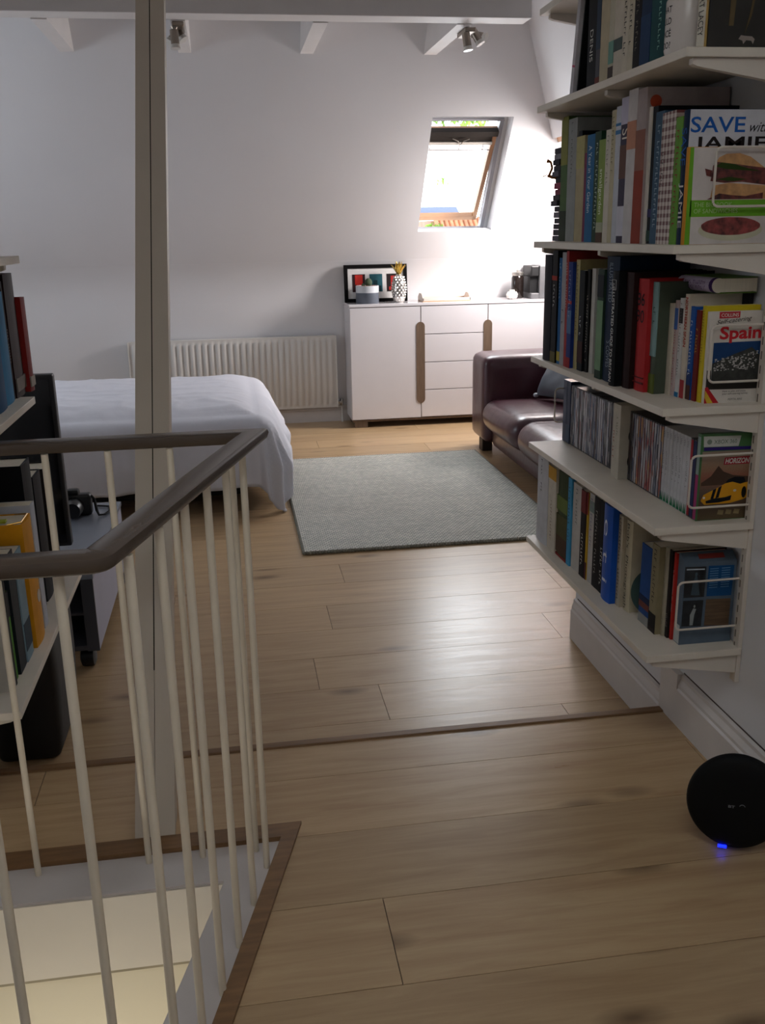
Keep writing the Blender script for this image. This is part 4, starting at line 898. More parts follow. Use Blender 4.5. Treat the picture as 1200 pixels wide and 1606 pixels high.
# --- shelf f (lowest)
Z6 = .463
bx = thing('disc_box_set', (1.03, 2.03, Z6), 'grey-blue disc box with four picture panels, frontmost on the lowest shelf', 'disc box set')
bm = B(); prism(bm, [Vector((1.034, 2.015, Z6)), Vector((1.034, 2.046, Z6)), Vector((1.034, 2.046, Z6+.228)), Vector((1.034, 2.040, Z6+.230)), Vector((1.034, 2.015, Z6+.211))], (.134, 0, 0)); obj('carton', bm, cmat('#566370', .5), bx)
ye = 2.0147
patch('panel_dark', [[(1.037, .586), (1.090, .585), (1.090, .663), (1.036, .665)], [(1.037, .512), (1.088, .509), (1.089, .577), (1.037, .578)]], M('panel_dark_art', '#14181c', .4, var=.8, scale=60), bx, ye, .0005)
patch('panel_blue', [[(1.096, .586), (1.160, .584), (1.162, .662), (1.096, .664)]], cmat('#1d4a78'), bx, ye, .0005)
patch('panel_brown', [[(1.096, .509), (1.160, .506), (1.160, .576), (1.096, .578)]], M('panel_bronze_art', '#5c4733', .4, var=.3, scale=50, stretch=(.3, 1, 3)), bx, ye, .0005)
patch('panel_text_lines', [[(1.10+.030*c, .655-.006*r), (1.122+.030*c, .655-.006*r), (1.122+.030*c, .657-.006*r), (1.10+.030*c, .657-.006*r)] for r in range(9) for c in range(2)], cmat('#5c86ab'), bx, ye-.0005, .0003)
patch('panel_line', [[(1.040, .657), (1.086, .655), (1.086, .658), (1.040, .660)]], cmat('#b9c4cc'), bx, ye-.0005, .0003)
patch('caped_figure', [[(1.055, .592), (1.078, .590), (1.072, .625), (1.068, .64), (1.063, .64), (1.058, .62)], ell(1.0655, .645, .0035, .005, 10)], cmat('#46545d'), bx, ye-.0005, .0003)
patch('pale_figure', [[(1.058, .513), (1.066, .513), (1.068, .54), (1.072, .555), (1.064, .557), (1.057, .54)], ell(1.067, .562, .0025, .004, 10)], cmat('#8f9593'), bx, ye-.0005, .0003)
bm = B(); prism(bm, [Vector((1.075, 2.0225, Z6+.2171)), Vector((1.14, 2.0225, Z6+.2171)), Vector((1.14, 2.0335, Z6+.2255)), Vector((1.075, 2.0335, Z6+.2255))], (0, -.0005, .0006)); obj('top_lettering', bm, cmat('#8c3a34'), bx)
bm = B(); box(bm, 1.0335, 1.0345, 2.017, 2.045, Z6+.002, Z6+.05); obj('spine_foot', bm, cmat('#b9bcb8'), bx)
rowE = [I(2.058, .226, 1.028, '#b22f28', 'bright red paperback beside the four panel box', title='~', tcol='#d0b0a6', tz=(.3, .8), depth=.13),
        I(2.073, .229, 1.023, '#26201f', 'dark book with white words near its foot, next to the red paperback', title='~', tcol='#b0aaa2', tz=(.1, .3), depth=.14),
        I(2.084, .233, 1.017, '#b0a893', 'thin pale book between dark spines', title='~', tcol='#6f6858', depth=.14),
        I(2.125, .231, 1.002, '#8a7f62', 'tan dictionary-like book with a black foot', title='~', tcol='#3b3527', tz=(.3, .95), depth=.15, bands=((0, .05, '#2a2220'), (.05, .22, '#1a1714'))),
        I(2.186, .212, 1.002, '#23467e', 'blue book with a small orange splash', depth=.15, bands=((0, .12, '#8b8a86'), (.2, .28, '#6d3c33'), (.28, .36, '#1d2c4a'))),
        I(2.272, .250, .992, '#bdb297', "cream book lettered Bob's Photograph, third behind the leaning disc", y0=2.232, hard=True, title="Bob's  Photograph", tcol='#4a443c', tz=(.03, .97), tsize=.5),
        I(2.300, .255, .985, '#b5ab97', 'cream companion volume beside the wide bright blue file', title='~', tcol='#4a443c', tz=(.03, .97), tsize=.4),
        I(2.362, .271, .965, '#1f51a8', 'wide bright blue file with large white letters', hard=True, rough=.35, title='e t i', tcol='#dfe3e8', tz=(.2, .85), tsize=.5, tbold=-.01),
        I(2.408, .264, .975, '#0d0d0f', 'black book with bold white lettering', title='~', tcol='#cfcac0', tz=(.05, .5), tsize=.42, tbold=.02),
        I(2.452, .264, .975, '#1c1a1a', 'black and grey book second from the blue file', title='~', tcol='#9c9890'),
        I(2.489, .264, .975, '#b7b2ad', 'white paperback with coloured title at its top', title='~', tcol='#7b6c86', tz=(.4, .95), bands=((.8, .92, '#7d8c86'),)),
        I(2.502, .262, .972, '#b8922a', 'thin yellow paperback with red top', bands=((.75, 1., '#7e2b24'), (0, .2, '#4b2326'))),
        I(2.542, .260, .970, '#1a1214', 'black book with dark red top and white words', title='~', tcol='#cfcac0', tz=(.1, .55), tsize=.4, tbold=.02, bands=((.75, 1., '#6b2322'),)),
        I(2.610, .265, .970, '#b9b3ab', 'plain greyish white book beside the cyan spine', title='~', tcol='#6d6a66', tz=(.5, .95)),
        I(2.640, .272, .965, '#3f8fb8', 'narrow cyan blue book', title='~', tcol='#1d4a66', tz=(.2, .9)),
        I(2.735, .272, .965, '#3a4326', 'thick ornate green book with patterned spine', hard=True, bands=((0, .03, '#7e2b24'), (.05, .25, '#4b3524'), (.25, .5, '#4d4a2a'), (.55, .72, '#5c6a32'))),
        I(2.807, .272, .960, '#c0b8a8', 'cream book with an orange strip near its top', title='~', tcol='#6f5a4a', tz=(.1, .6), bands=((.85, 1., '#b98a2c'),)),
        I(2.911, .286, .955, '#b9b9bc', 'thick white book lettered down its far edge, at the end of the lowest shelf', hard=True, title='~', tcol='#2e2e30', tz=(.55, .97), tsize=.2)]
book_row(Z6, 2.047, rowE, 'books on the lowest shelf', '')
# leaning compact disc
cd = thing('compact_disc', (1.0, 2.228, Z6), 'greenish disc leaning against the cream book on the lowest shelf', 'disc')
bm = B(); c0 = Vector((1.052, 2.215, Z6+.0615)); 
ring = [c0+Vector((.06*math.cos(a), .012*math.sin(a), .06*math.sin(a))) for a in [R(10*k) for k in range(36)]]
prism(bm, ring, (0, .0012, 0)); obj('disc', bm, M('disc_film', '#7f9a86', .15, .7, var=.2), cd)

# ================================================================== SHELVING, LEFT
for (z, y0, y1, lb) in ((1.795, 1.35, 2.205, 'white left wall shelf whose tip shows at the upper left edge'), (1.406, 1.96, 2.515, 'white left wall shelf above the blue and red files'), (1.064, 1.96, 2.50, 'white left wall shelf carrying the blue and red files'), (.466, 1.958, 2.95, 'white left wall shelf carrying the yellow lever file')):
    ysb = (1.45, 2.1) if z > 1.7 else (1.99, 2.44)
    t = shelf(z, -.75, -.5, y0, y1, -1, lb, ysb, 'white shelves on the left wall')
for i, y in enumerate((1.99, 2.44)):
    t = thing('shelf_upright', (-.744, y, .37), ('slotted upright of the left shelving near the stairwell', 'slotted upright of the left shelving at its far end')[i], 'shelf upright', 'slotted uprights of the left shelving')
    bm = B(); box(bm, -.7495, -.738, y-.0125, y+.0125, .2, 2.4, .001); obj('rail', bm, metalw_m, t)
WL = -.737
kw = dict(sgn=-1, wall=WL)
zl = 1.064
book(-.535, 2.350, 2.455, zl, .262, '#0d6f9c', 'bright blue ring binder on the left shelf', cat='binder', name='ring_binder', hard=True, group='files on the left shelf', **kw)
book(-.540, 2.456, 2.475, zl, .285, '#181012', 'black file with white stickers beside the blue binder', cat='file', name='file', group='files on the left shelf', title='~', tcol='#9b8f86', tz=(.3, .6), **kw)
book(-.533, 2.476, 2.580, zl, .300, '#2a1513', 'thick brown-black file on the left shelf', cat='file', name='file', hard=True, group='files on the left shelf', bands=((.05, .16, '#6f665e'),), **kw)
book(-.520, 2.581, 2.632, zl, .238, '#7a1d19', 'red file at the end of the left shelf', cat='file', name='file', hard=True, group='files on the left shelf', bands=((.05, .16, '#8f8378'),), **kw)
book(-.530, 2.22, 2.349, zl, .27, '#1a4f78', 'dark blue binder at the left frame edge', cat='binder', name='ring_binder', hard=True, group='files on the left shelf', **kw)
zl = .466
book(-.56, 1.965, 2.035, zl, .16, '#b9bcc4', 'white and blue box-like book at the near end of the left lower shelf', hard=True, group='books on the left lower shelf', bands=((.3, .8, '#1f3f8c'),), **kw)
book(-.535, 2.06, 2.09, zl, .255, '#c0b9ad', 'thin cream book left of the green one', group='books on the left lower shelf', **kw)
book(-.535, 2.092, 2.106, zl, .25, '#2b2a26', 'thin dark book beside the cream one on the left lower shelf', group='books on the left lower shelf', **kw)
book(-.540, 2.108, 2.140, zl, .215, '#4f8a2a', 'green and white book on the left lower shelf', group='books on the left lower shelf', bands=((.72, 1., '#15171a'),), **kw)
book(-.535, 2.150, 2.215, zl, .29, '#1c2226', 'black spiral-bound book on the left lower shelf', group='books on the left lower shelf', **kw)
book(-.532, 2.217, 2.285, zl, .275, '#7f97a3', 'pale blue-grey folder with dark picture beside the yellow lever file', cat='folder', name='folder', group='books on the left lower shelf', bands=((.1, .35, '#2b3d4a'),), **kw)
lf = book(-.522, 2.300, 2.400, zl, .322, '#d08e1b', 'yellow lever arch file with a round finger hole', cat='file', name='lever_arch_file', hard=True, group='files on the left lower shelf', rough=.5, **kw)
bm = B(); lathe(bm, (-.5225, 2.365, zl+.115), [(.011, 0), (.0165, .0005), (.0165, .0015), (.011, .002)], 24, 'X'); obj('hole_ring', bm, M('nickel_ring', '#a8a29a', .3, .9), lf, smooth=True)
bm = B(); lathe(bm, (-.5222, 2.365, zl+.115), [(.0105, 0), (.0105, .0012)], 24, 'X'); obj('finger_hole', bm, dark_m, lf)
bm = B(); tube(bm, [(-.56, 2.30, zl+.3225), (-.53, 2.31, zl+.325), (-.53, 2.385, zl+.325), (-.56, 2.392, zl+.3225)], .002, 6); obj('metal_edge', bm, M('brass_edge', '#9c7434', .3, .8), lf)
book(-.528, 2.425, 2.47, zl, .335, '#b9bdc6', 'white file behind the yellow lever arch file', cat='file', name='file', group='files on the left lower shelf', **kw)
book(-.552, 2.50, 2.605, zl, .42, '#101014', 'tall black box file behind the white file', cat='file', name='box_file', hard=True, group='files on the left lower shelf', **kw)
book(-.552, 2.62, 2.72, zl, .36, '#17151a', 'black box file second from the yellow file', cat='file', name='box_file', hard=True, group='files on the left lower shelf', **kw)
book(-.552, 2.78, 2.875, zl, .345, '#2b2624', 'brown-black box file at the far end of the left lower shelf', cat='file', name='box_file', hard=True, group='files on the left lower shelf', **kw)
bm = B(); box(bm, -.70, -.565, 2.31, 2.33, zl+.3235, zl+.330, .002); tag(obj('ruler', bm, cmat('#a2ad3a')), 'lime green ruler lying on top of the yellow lever arch file', 'ruler')

# black bag under left shelf
bag = thing('storage_bag', (-.66, 2.72, 0), 'black fabric storage bag standing on the floor under the left shelves', 'bag')
def wb(q, e):
    k = 1-.10*max(0, (.25-q.z)/.25)**1.5
    return Vector((-.66+(q.x+.66)*k, 2.72+(q.y-2.72)*k, q.z))
bm = B(); softbox(bm, -.745, -.548, 2.54, 2.90, .0, .43, .03, 12, (.008, .008, .0), wb); obj('body', bm, M('black_nylon', '#0b0b0d', .6, var=.3, bump=.4, bscale=18), bag, smooth=True)
bm = B(); tube(bm, [(-.552, 2.66, .37), (-.542, 2.68, .30), (-.542, 2.72, .27), (-.542, 2.76, .30), (-.552, 2.78, .37)], .006, 8); obj('handle', bm, cmat('#1c1c20'), bag, smooth=True)

# ================================================================== TELEVISION ON TROLLEY
tr = thing('television_trolley', (-.75, 3.6, 0), 'low grey trolley on castors with pale side panel, beyond the left shelves', 'trolley')
tg = M('trolley_grey_laminate', '#43444a', .45, var=.05); tp = M('trolley_pale_side', '#a9abbd', .5, var=.03)
bm = B(); box(bm, -1.10, -.512, 3.14, 4.06, .340, .358, .002); obj('top_panel', bm, M('trolley_top_grey', '#7d838e', .35, var=.05), tr)
bm = B(); box(bm, -.531, -.515, 3.15, 4.05, .078, .340, .001); obj('side_panel', bm, tp, tr)
for xa in (-.556, -1.10): bm = B(); box(bm, xa, xa+.041, 3.141, 3.15, .078, .340); obj('front_edge', bm, tg, tr)
bm = B(); box(bm, -1.10, -1.084, 3.15, 4.05, .078, .340); obj('side_panel', bm, tg, tr)
bm = B(); box(bm, -1.084, -.531, 3.15, 4.05, .078, .096); box(bm, -1.084, -.531, 3.16, 4.05, .205, .215); box(bm, -1.084, -.531, 4.03, 4.05, .09, .340); obj('shelves', bm, tg, tr)
for (x, y) in ((-.565, 3.20), (-.545, 3.98), (-1.05, 3.20), (-1.05, 3.98)):
    bm = B(); lathe(bm, (x-.026, y, .036), [(.020, 0), (.034, .006), (.036, .014), (.036, .038), (.034, .046), (.020, .052)], 20, 'X'); box(bm, x-.02, x+.02, y-.02, y+.02, .066, .078); obj('castor', bm, black_m, tr, smooth=True)
tv = thing('television', (-.95, 3.42, .358), 'black flat television standing on the trolley beyond the left shelves', 'television')
bm = B(); box(bm, -1.35, -.612, 3.385, 3.425, .385, 1.00, .006); obj('screen_housing', bm, black_m, tv)
bm = B(); box(bm, -1.335, -.627, 3.382, 3.386, .40, .985); obj('screen', bm, M('tv_glass_black', '#050507', .1), tv)
bm = B(); box(bm, -1.02, -.90, 3.39, 3.42, .362, .39); box(bm, -1.08, -.80, 3.33, 3.48, .3585, .366, .003); obj('stand', bm, black_m, tv)
def ccam():
    t = thing('camera_with_strap', (-.67, 3.89, .358), 'black camera with its strap lying on the trolley', 'camera')
    bm = B(); box(bm, -.735, -.605, 3.86, 3.915, .3595, .448, .012, 3); box(bm, -.70, -.65, 3.865, 3.91, .44, .468, .01, 2); obj('body', bm, black_m, t, smooth=True)
    bm = B(); lathe(bm, (-.668, 3.86, .402), [(.034, 0), (.036, -.02), (.034, -.06), (.030, -.075), (.02, -.076)], 24, 'Y'); obj('lens', bm, M('lens_black_rubber', '#141416', .35), t, smooth=True)
    bm = B(); tube(bm, [(-.604, 3.88, .438), (-.592, 3.87, .425), (-.585, 3.86, .38), (-.575, 3.84, .366), (-.555, 3.85, .364), (-.54, 3.90, .364), (-.55, 3.97, .364), (-.60, 3.99, .364)], .006, 8, sy=.6); obj('strap', bm, cmat('#151515'), t, smooth=True)
ccam()

# ================================================================== BED
bd = thing('bed', (-.95, 5.8, 0), 'double bed with dark base behind the wooden post', 'bed')
bm = B(); box(bm, -2.0, .03, 5.17, 6.5, .06, .24, .01); obj('base', bm, M('bed_base_black', '#131214', .8), bd)
bm = B(); softbox(bm, -2.0, .06, 5.14, 6.52, .24, .47, .05, 8); obj('mattress', bm, M('mattress_white', '#cfd0d6', .8), bd, smooth=True)
for (x, y) in ((-.05, 5.22), (-.05, 6.44), (-1.9, 5.22), (-1.9, 6.44)):
    bm = B(); lathe(bm, (x, y, 0), [(.02, 0), (.025, .06)], 12); obj('leg', bm, black_m, bd)
duv_m = M('white_cotton_duvet', '#dcdde6', .85, var=.015, scale=5, bump=.25, bscale=26)
bm = B(); rx0, rx1, ry0, ry1 = -1.98, .095, 5.10, 6.50
hang = .43; nx, ny = 150, 110
from mathutils import noise as mn
px_ = [rx0-.05+(rx1-rx0+.05+hang)*i/nx for i in range(nx+1)]
py_ = [ry0-hang*.98+(ry1-ry0+hang*2)*j/ny for j in range(ny+1)]
G = []
for i, p in enumerate(px_):
    row = []
    for j, q in enumerate(py_):
        cx = max(rx0, min(rx1, p)); cy = max(ry0, min(ry1, q)); e = Vector((p-cx, q-cy)); d = e.length
        dr_ = e/d if d > 1e-6 else Vector((0, 0))
        ed = min((rx1-cx), (cy-ry0), (ry1-cy)); puff = 1-math.exp(-ed/.10)
        wr_ = abs(mn.noise(Vector((cx*3.2+cy*1.7, cy*5.5-cx*2.0, 3.)))); nzv = mn.noise(Vector((cx*2.3, cy*2.3, .5)))*.020+(.5-min(.5, wr_*3))*.016+mn.noise(Vector((cx*11, cy*9, 7.)))*.004
        zt = .515+.055*puff+nzv*puff
        rr = .085
        if d < rr*1.57: a = d/rr; outd = rr*math.sin(a); dz = rr*(1-math.cos(a))
        else: outd = rr; dz = rr+(d-rr*1.57)
        ang = math.atan2(dr_.y, dr_.x) if d > 1e-6 else 0
        along = cx*1.0+cy*1.0+ang*.14
        g = min(1, d/.3)**1.3
        corner = abs(dr_.x*dr_.y)*2
        fold = (math.sin(along*15+1.0)*.5+mn.noise(Vector((along*5, 1.3, d*1.5)))*1.2+mn.noise(Vector((along*13, 4.3, d*4)))*.5)*.032*g+math.sin(ang*14+.5)*.022*g*corner
        outd += fold*1.2+.10*g*(.35+.65*max(0, dr_.x))
        kk = 1+.06*corner
        x = cx+dr_.x*outd; y = cy+dr_.y*outd; z = max(.012+.006*math.sin(along*20), zt-dz*kk)
        row.append(bm.verts.new((x, y, z)))
    G.append(row)
for i in range(nx):
    for j in range(ny):
        bm.faces.new((G[i][j], G[i+1][j], G[i+1][j+1], G[i][j+1]))
dv = obj('duvet', bm, duv_m, None, smooth=True, angle=180); tag(dv, 'rumpled white duvet draped over the bed down to the floor at its corner', 'duvet')
so = dv.modifiers.new('thickness', 'SOLIDIFY'); so.thickness = .012; so.offset = -1

# ================================================================== RUG
rug_m = bpy.data.materials.new('chunky_woven_wool'); rug_m.use_nodes = True; nt = rug_m.node_tree; b = nt.nodes['Principled BSDF']; b.inputs['Roughness'].default_value = .95; N = nt.nodes.new; L = nt.links.new
tc = N('ShaderNodeTexCoord'); mp = N('ShaderNodeMapping'); mp.inputs['Scale'].default_value = (48, 66, 1); L(tc.outputs['Object'], mp.inputs[0])
br = N('ShaderNodeTexBrick'); br.inputs['Scale'].default_value = 1; br.inputs['Mortar Size'].default_value = .16; br.inputs['Mortar Smooth'].default_value = 1; br.inputs['Brick Width'].default_value = 1.; br.inputs['Row Height'].default_value = 1.
br.inputs['Color1'].default_value = (*C('#e0ded4'), 1); br.inputs['Color2'].default_value = (*C('#c6c8c0'), 1); br.inputs['Mortar'].default_value = (*C('#8e8f86'), 1); L(mp.outputs[0], br.inputs[0])
nz = N('ShaderNodeTexNoise'); nz.inputs['Scale'].default_value = 3; nz.inputs['Detail'].default_value = 6; mp2 = N('ShaderNodeMapping'); mp2.inputs['Scale'].default_value = (1, 9, 1); L(tc.outputs['Object'], mp2.inputs[0]); L(mp2.outputs[0], nz.inputs[0])
hs2 = N('ShaderNodeHueSaturation'); mr2 = N('ShaderNodeMapRange'); mr2.inputs['To Min'].default_value = .82; mr2.inputs['To Max'].default_value = 1.2; L(nz.outputs['Fac'], mr2.inputs['Value']); L(mr2.outputs[0], hs2.inputs['Value']); L(br.outputs['Color'], hs2.inputs['Color']); L(hs2.outputs[0], b.inputs['Base Color'])
bp = N('ShaderNodeBump'); bp.inputs['Strength'].default_value = .9; bp.inputs['Distance'].default_value = .006; bp.invert = True; L(br.outputs['Fac'], bp.inputs['Height']); L(bp.outputs[0], b.inputs['Normal'])
RX0, RX1, RY0, RY1 = .272, 1.572, 4.235, 6.14
rg = thing('rug', (RX0, RY0, 0), 'grey-green chunky woven wool rug on the oak floor', 'rug')
bm = B(); box(bm, RX0, RX1, RY0, RY1, .001, .017, .004); obj('woven_field', bm, rug_m, rg)
bm = B(); n = 92
for i in range(n+1):
    x = RX0+(RX1-RX0)*i/n; ball(bm, (x, RY0-.001, .0095), .0085, .009, .0092, 8, 5); ball(bm, (x, RY1+.001, .0095), .0085, .009, .0092, 6, 4)
n = 135
for i in range(n+1):
    y = RY0+(RY1-RY0)*i/n; ball(bm, (RX0-.001, y, .0095), .009, .0085, .0092, 8, 5); ball(bm, (RX1+.001, y, .0095), .009, .0085, .0092, 6, 4)
obj('edge_stitching', bm, M('rug_edge_wool', '#8d8c82', .95, var=.2, scale=60), rg, smooth=True)

# ================================================================== RADIATOR
ra = thing('radiator', (0, 7.42, .12), 'white ribbed panel radiator on the far wall behind the bed', 'radiator')
rad_m = M('radiator_white_enamel', '#dad7d2', .4, var=.01)
bm = B(); x0, x1, z0, z1 = -.775, .79, .122, .672; pitch = (x1-x0-.04)/32; pts = []; yb = 7.425
k = 0; x = x0+.02; prof = [(x0, 0)]
for k in range(32):
    xa = x+pitch*k; prof += [(xa+pitch*.12, 0), (xa+pitch*.28, .011), (xa+pitch*.72, .011), (xa+pitch*.88, 0)]
prof.append((x1, 0))
za, zb = z0+.035, z1-.035
lev = [(z0, 0), (z0+.022, 0), (za, 1), (zb, 1), (z1-.022, 0), (z1, 0)]
gr = [[bm.verts.new((px, 7.415-(d if f else 0)*1.0+(0 if f or True else 0), z)) for px, d in prof] for z, f in lev]
for a, b_ in zip(gr, gr[1:]):
    for i in range(len(prof)-1): bm.faces.new((a[i], a[i+1], b_[i+1], b_[i]))
obj('front_panel', bm, rad_m, ra, smooth=True, angle=50)
bm = B(); box(bm, x0, x1, 7.4152, 7.466, z1-.006, z1+.006, .002); obj('top_grille', bm, rad_m, ra)
bm = B(); box(bm, x0-.004, x0+.004, 7.40, 7.466, z0, z1+.004, .002); box(bm, x1-.004, x1+.004, 7.40, 7.466, z0, z1+.004, .002); obj('end_panel', bm, rad_m, ra)
bm = B(); box(bm, x0+.01, x1-.01, 7.418, 7.466, z0+.005, z1-.01); obj('back_panel', bm, rad_m, ra)
bm = B(); tube(bm, [(x1, 7.44, .155), (x1+.035, 7.44, .155), (x1+.035, 7.44, .0)], .0085, 10); obj('pipe', bm, rad_m, ra, smooth=True)
bm = B(); lathe(bm, (x1+.035, 7.44, .13), [(.012, 0), (.015, .01), (.015, .045), (.011, .055)], 14); box(bm, x1+.004, x1+.03, 7.428, 7.452, .145, .165, .002); obj('valve', bm, M('valve_chrome', '#9d9a94', .25, .8), ra, smooth=True)

# ================================================================== SIDEBOARD
sb = thing('sideboard', (1.65, 7.3, 0), 'white gloss sideboard with taupe pill-shaped handles under the roof window', 'sideboard')
gl = M('white_gloss_lacquer', '#dcd9dc', .12, var=.01, coat=.3); taupe = M('taupe_oak', '#6b5848', .5, var=.15, scale=10, stretch=(8, 8, 1))
yf = 7.133; X0, X1 = .868, 2.448
bm = B(); box(bm, X0, X1, yf+.02, 7.465, .058, .905, .001); obj('body', bm, M('white_lacquer_body', '#d6d3d6', .3, var=.01), sb)
bm = B(); box(bm, X0-.004, X1+.004, yf-.003, 7.468, .905, .926, .002); obj('top', bm, gl, sb)
bm = B(); box(bm, X0+.003, X1-.003, yf+.012, yf+.022, .062, .903); obj('seam_shadow', bm, M('carcass_edge_brown', '#5a463a', .8), sb)
bm = B(); box(bm, X0+.005, X1-.005, yf+.01, 7.46, .045, .058); obj('plinth_rail', bm, taupe, sb)
for (a, b_) in ((X0+.02, X0+.12), (X1-.12, X1-.02)):
    bm = B(); box(bm, a, b_, yf+.012, yf+.05, 0, .045, .002); box(bm, a, b_, 7.40, 7.45, 0, .045, .002); obj('foot', bm, taupe, sb)
def pill(xc, z0, z1, w, y, half=None):
    r = w/2; pts = []
    for i in range(13): a = R(180*i/12); pts.append(Vector((xc+r*math.cos(a), y, z1-r+r*math.sin(a))))
    for i in range(13): a = R(180+180*i/12); pts.append(Vector((xc+r*math.cos(a), y, z0+r+r*math.sin(a))))
    return pts
doors = ((X0+.002, 1.400), (1.924, X1-.002))
dob = []
for a, b_ in doors:
    bm = B(); box(bm, a, b_, yf, yf+.018, .064, .900, .0015); dob.append(obj('door', bm, gl, sb))
for k in range(4):
    zt = .900-k*.2095; bm = B(); box(bm, 1.406, 1.918, yf, yf+.018, zt-.2045, zt, .0015); obj('drawer', bm, gl, sb)
for xc, d_ in ((1.4, dob[0]), (1.9205, dob[1])):
    bm = B(); prism(bm, pill(xc, .174, .787, .066, yf-.004), (0, .0045, 0)); obj('handle', bm, taupe, d_)

ZT = .926
# picture frame
fr_ = thing('picture_frame', (1.10, 7.42, ZT), 'black frame holding three small pictures, leaning on the wall', 'picture frame')
def fbox(bm, x0, x1, z0, z1, d0, d1):
    lean = .10
    f = lambda x, z, d: Vector((x, 7.352+z*lean+d, ZT+.001+z))
    prism(bm, [f(x0, z0, d0), f(x1, z0, d0), f(x1, z1, d0), f(x0, z1, d0)], (0, d1-d0, 0))
fx0, fx1, fz1 = .862, 1.345, .275
bm = B(); fbox(bm, fx0, fx1, 0, .026, 0, .02); fbox(bm, fx0, fx1, fz1-.026, fz1, 0, .02); fbox(bm, fx0, fx0+.028, .026, fz1-.026, 0, .02); fbox(bm, fx1-.028, fx1, .026, fz1-.026, 0, .02); obj('frame', bm, M('black_frame_lacquer', '#0f0e0e', .8, spec=.1), fr_)
bm = B(); fbox(bm, fx0+.02, fx1-.02, .02, fz1-.02, .008, .016); obj('mount', bm, M('white_card', '#d9d7d4', .8), fr_)
for i, (cc, c2) in enumerate((('#3a2527', '#c0342c'), ('#2f5e68', '#1f3a40'), ('#2c2424', '#a8302c'))):
    xa = .925+i*.132
    bm = B(); fbox(bm, xa, xa+.098, .075, .205, .006, .009); p = obj('picture', bm, cmat(cc), fr_)
    bm = B()
    if i == 0: fbox(bm, xa+.02, xa+.078, .13, .20, .0045, .0065); fbox(bm, xa+.03, xa+.07, .09, .13, .0045, .0065)
    elif i == 1: fbox(bm, xa+.01, xa+.088, .08, .12, .0045, .0065); fbox(bm, xa+.03, xa+.06, .12, .16, .0045, .0065)
    else: fbox(bm, xa+.03, xa+.065, .085, .19, .0045, .0065); fbox(bm, xa+.015, xa+.085, .085, .11, .0045, .0065)
    obj('motif', bm, cmat(c2), p)
# cactus pot
cp = thing('cactus_pot', (1.035, 7.26, ZT), 'grey and white dipped plant pot with a small cactus', 'potted plant')
c0 = (1.022, 7.265, ZT)
bm = B(); lathe(bm, c0, [(.083, 0), (.086, .004), (.086, .078)], 36); obj('pot_base', bm, M('pot_slate_glaze', '#565c66', .5, var=.1, scale=12), cp, smooth=True)
bm = B(); lathe(bm, (c0[0], c0[1], ZT+.078), [(.0862, 0), (.0862, .050), (.080, .050), (.078, .035), (.02, .034)], 36); obj('pot_rim', bm, M('pot_white_glaze', '#c9cdd2', .4), cp, smooth=True)
bm = B(); ball(bm, (c0[0]+.01, c0[1], ZT+.150), .028, .026, .032, 14, 9); ball(bm, (c0[0]-.03, c0[1], ZT+.13), .014, .014, .016)
obj('cactus', bm, M('cactus_green', '#41513a', .8, var=.3, scale=60), cp, smooth=True)
bm = B(); 
for i in range(26): a = random.uniform(0, 6.28); r_ = random.uniform(.02, .068); ball(bm, (c0[0]+r_*math.cos(a), c0[1]+r_*math.sin(a), ZT+.122), .010, .010, .007, 6, 4)
obj('pebbles', bm, M('terracotta_pebbles', '#9a6a55', .8, var=.3), cp)
# pineapple
pn = thing('pineapple_ornament', (1.262, 7.26, ZT), 'silver pineapple ornament with golden leaves', 'ornament')
sil = M('silver_ceramic', '#c8c4be', .22, .85, var=.1, scale=30); gold = M('gold_leaf', '#c9a94e', .3, .8, var=.1)
pc = (1.262, 7.262)
bm = B(); lathe(bm, (*pc, ZT), [(.03, 0), (.042, .012), (.049, .05), (.048, .115), (.038, .17), (.022, .20), (.015, .207)], 26); obj('body', bm, sil, pn, smooth=True)
bm = B()
for r_ in range(10):
    zz = ZT+.016+r_*.0185; t_ = (zz-ZT)/.207; rad = .032+.020*math.sin(math.pi*min(1, t_*1.05))
    for k in range(11):
        a = 2*math.pi*(k+.5*(r_ % 2))/11; ball(bm, (pc[0]+rad*math.cos(a), pc[1]+rad*math.sin(a), zz), .0072, .0072, .0085, 6, 4)
obj('scales', bm, sil, pn)
bm = B()
for k in range(14):
    a = 2*math.pi*k/7+.2*(k > 6); l = .075 if k < 7 else .095; s_ = .062 if k < 7 else .026
    d = Vector((math.cos(a), math.sin(a), 0)); t2 = Vector((-math.sin(a), math.cos(a), 0)); b0 = Vector((*pc, ZT+.203))
    v = [bm.verts.new(b0+d*.006+t2*.012), bm.verts.new(b0+d*.006-t2*.012), bm.verts.new(b0+d*s_*.6-t2*.011+Vector((0, 0, l*.6))), bm.verts.new(b0+d*s_+Vector((0, 0, l))), bm.verts.new(b0+d*s_*.6+t2*.011+Vector((0, 0, l*.6)))]
    bm.faces.new(v); bm.faces.new([bm.verts.new(q.co+d*.002) for q in v][::-1])
obj('leaves', bm, gold, pn)
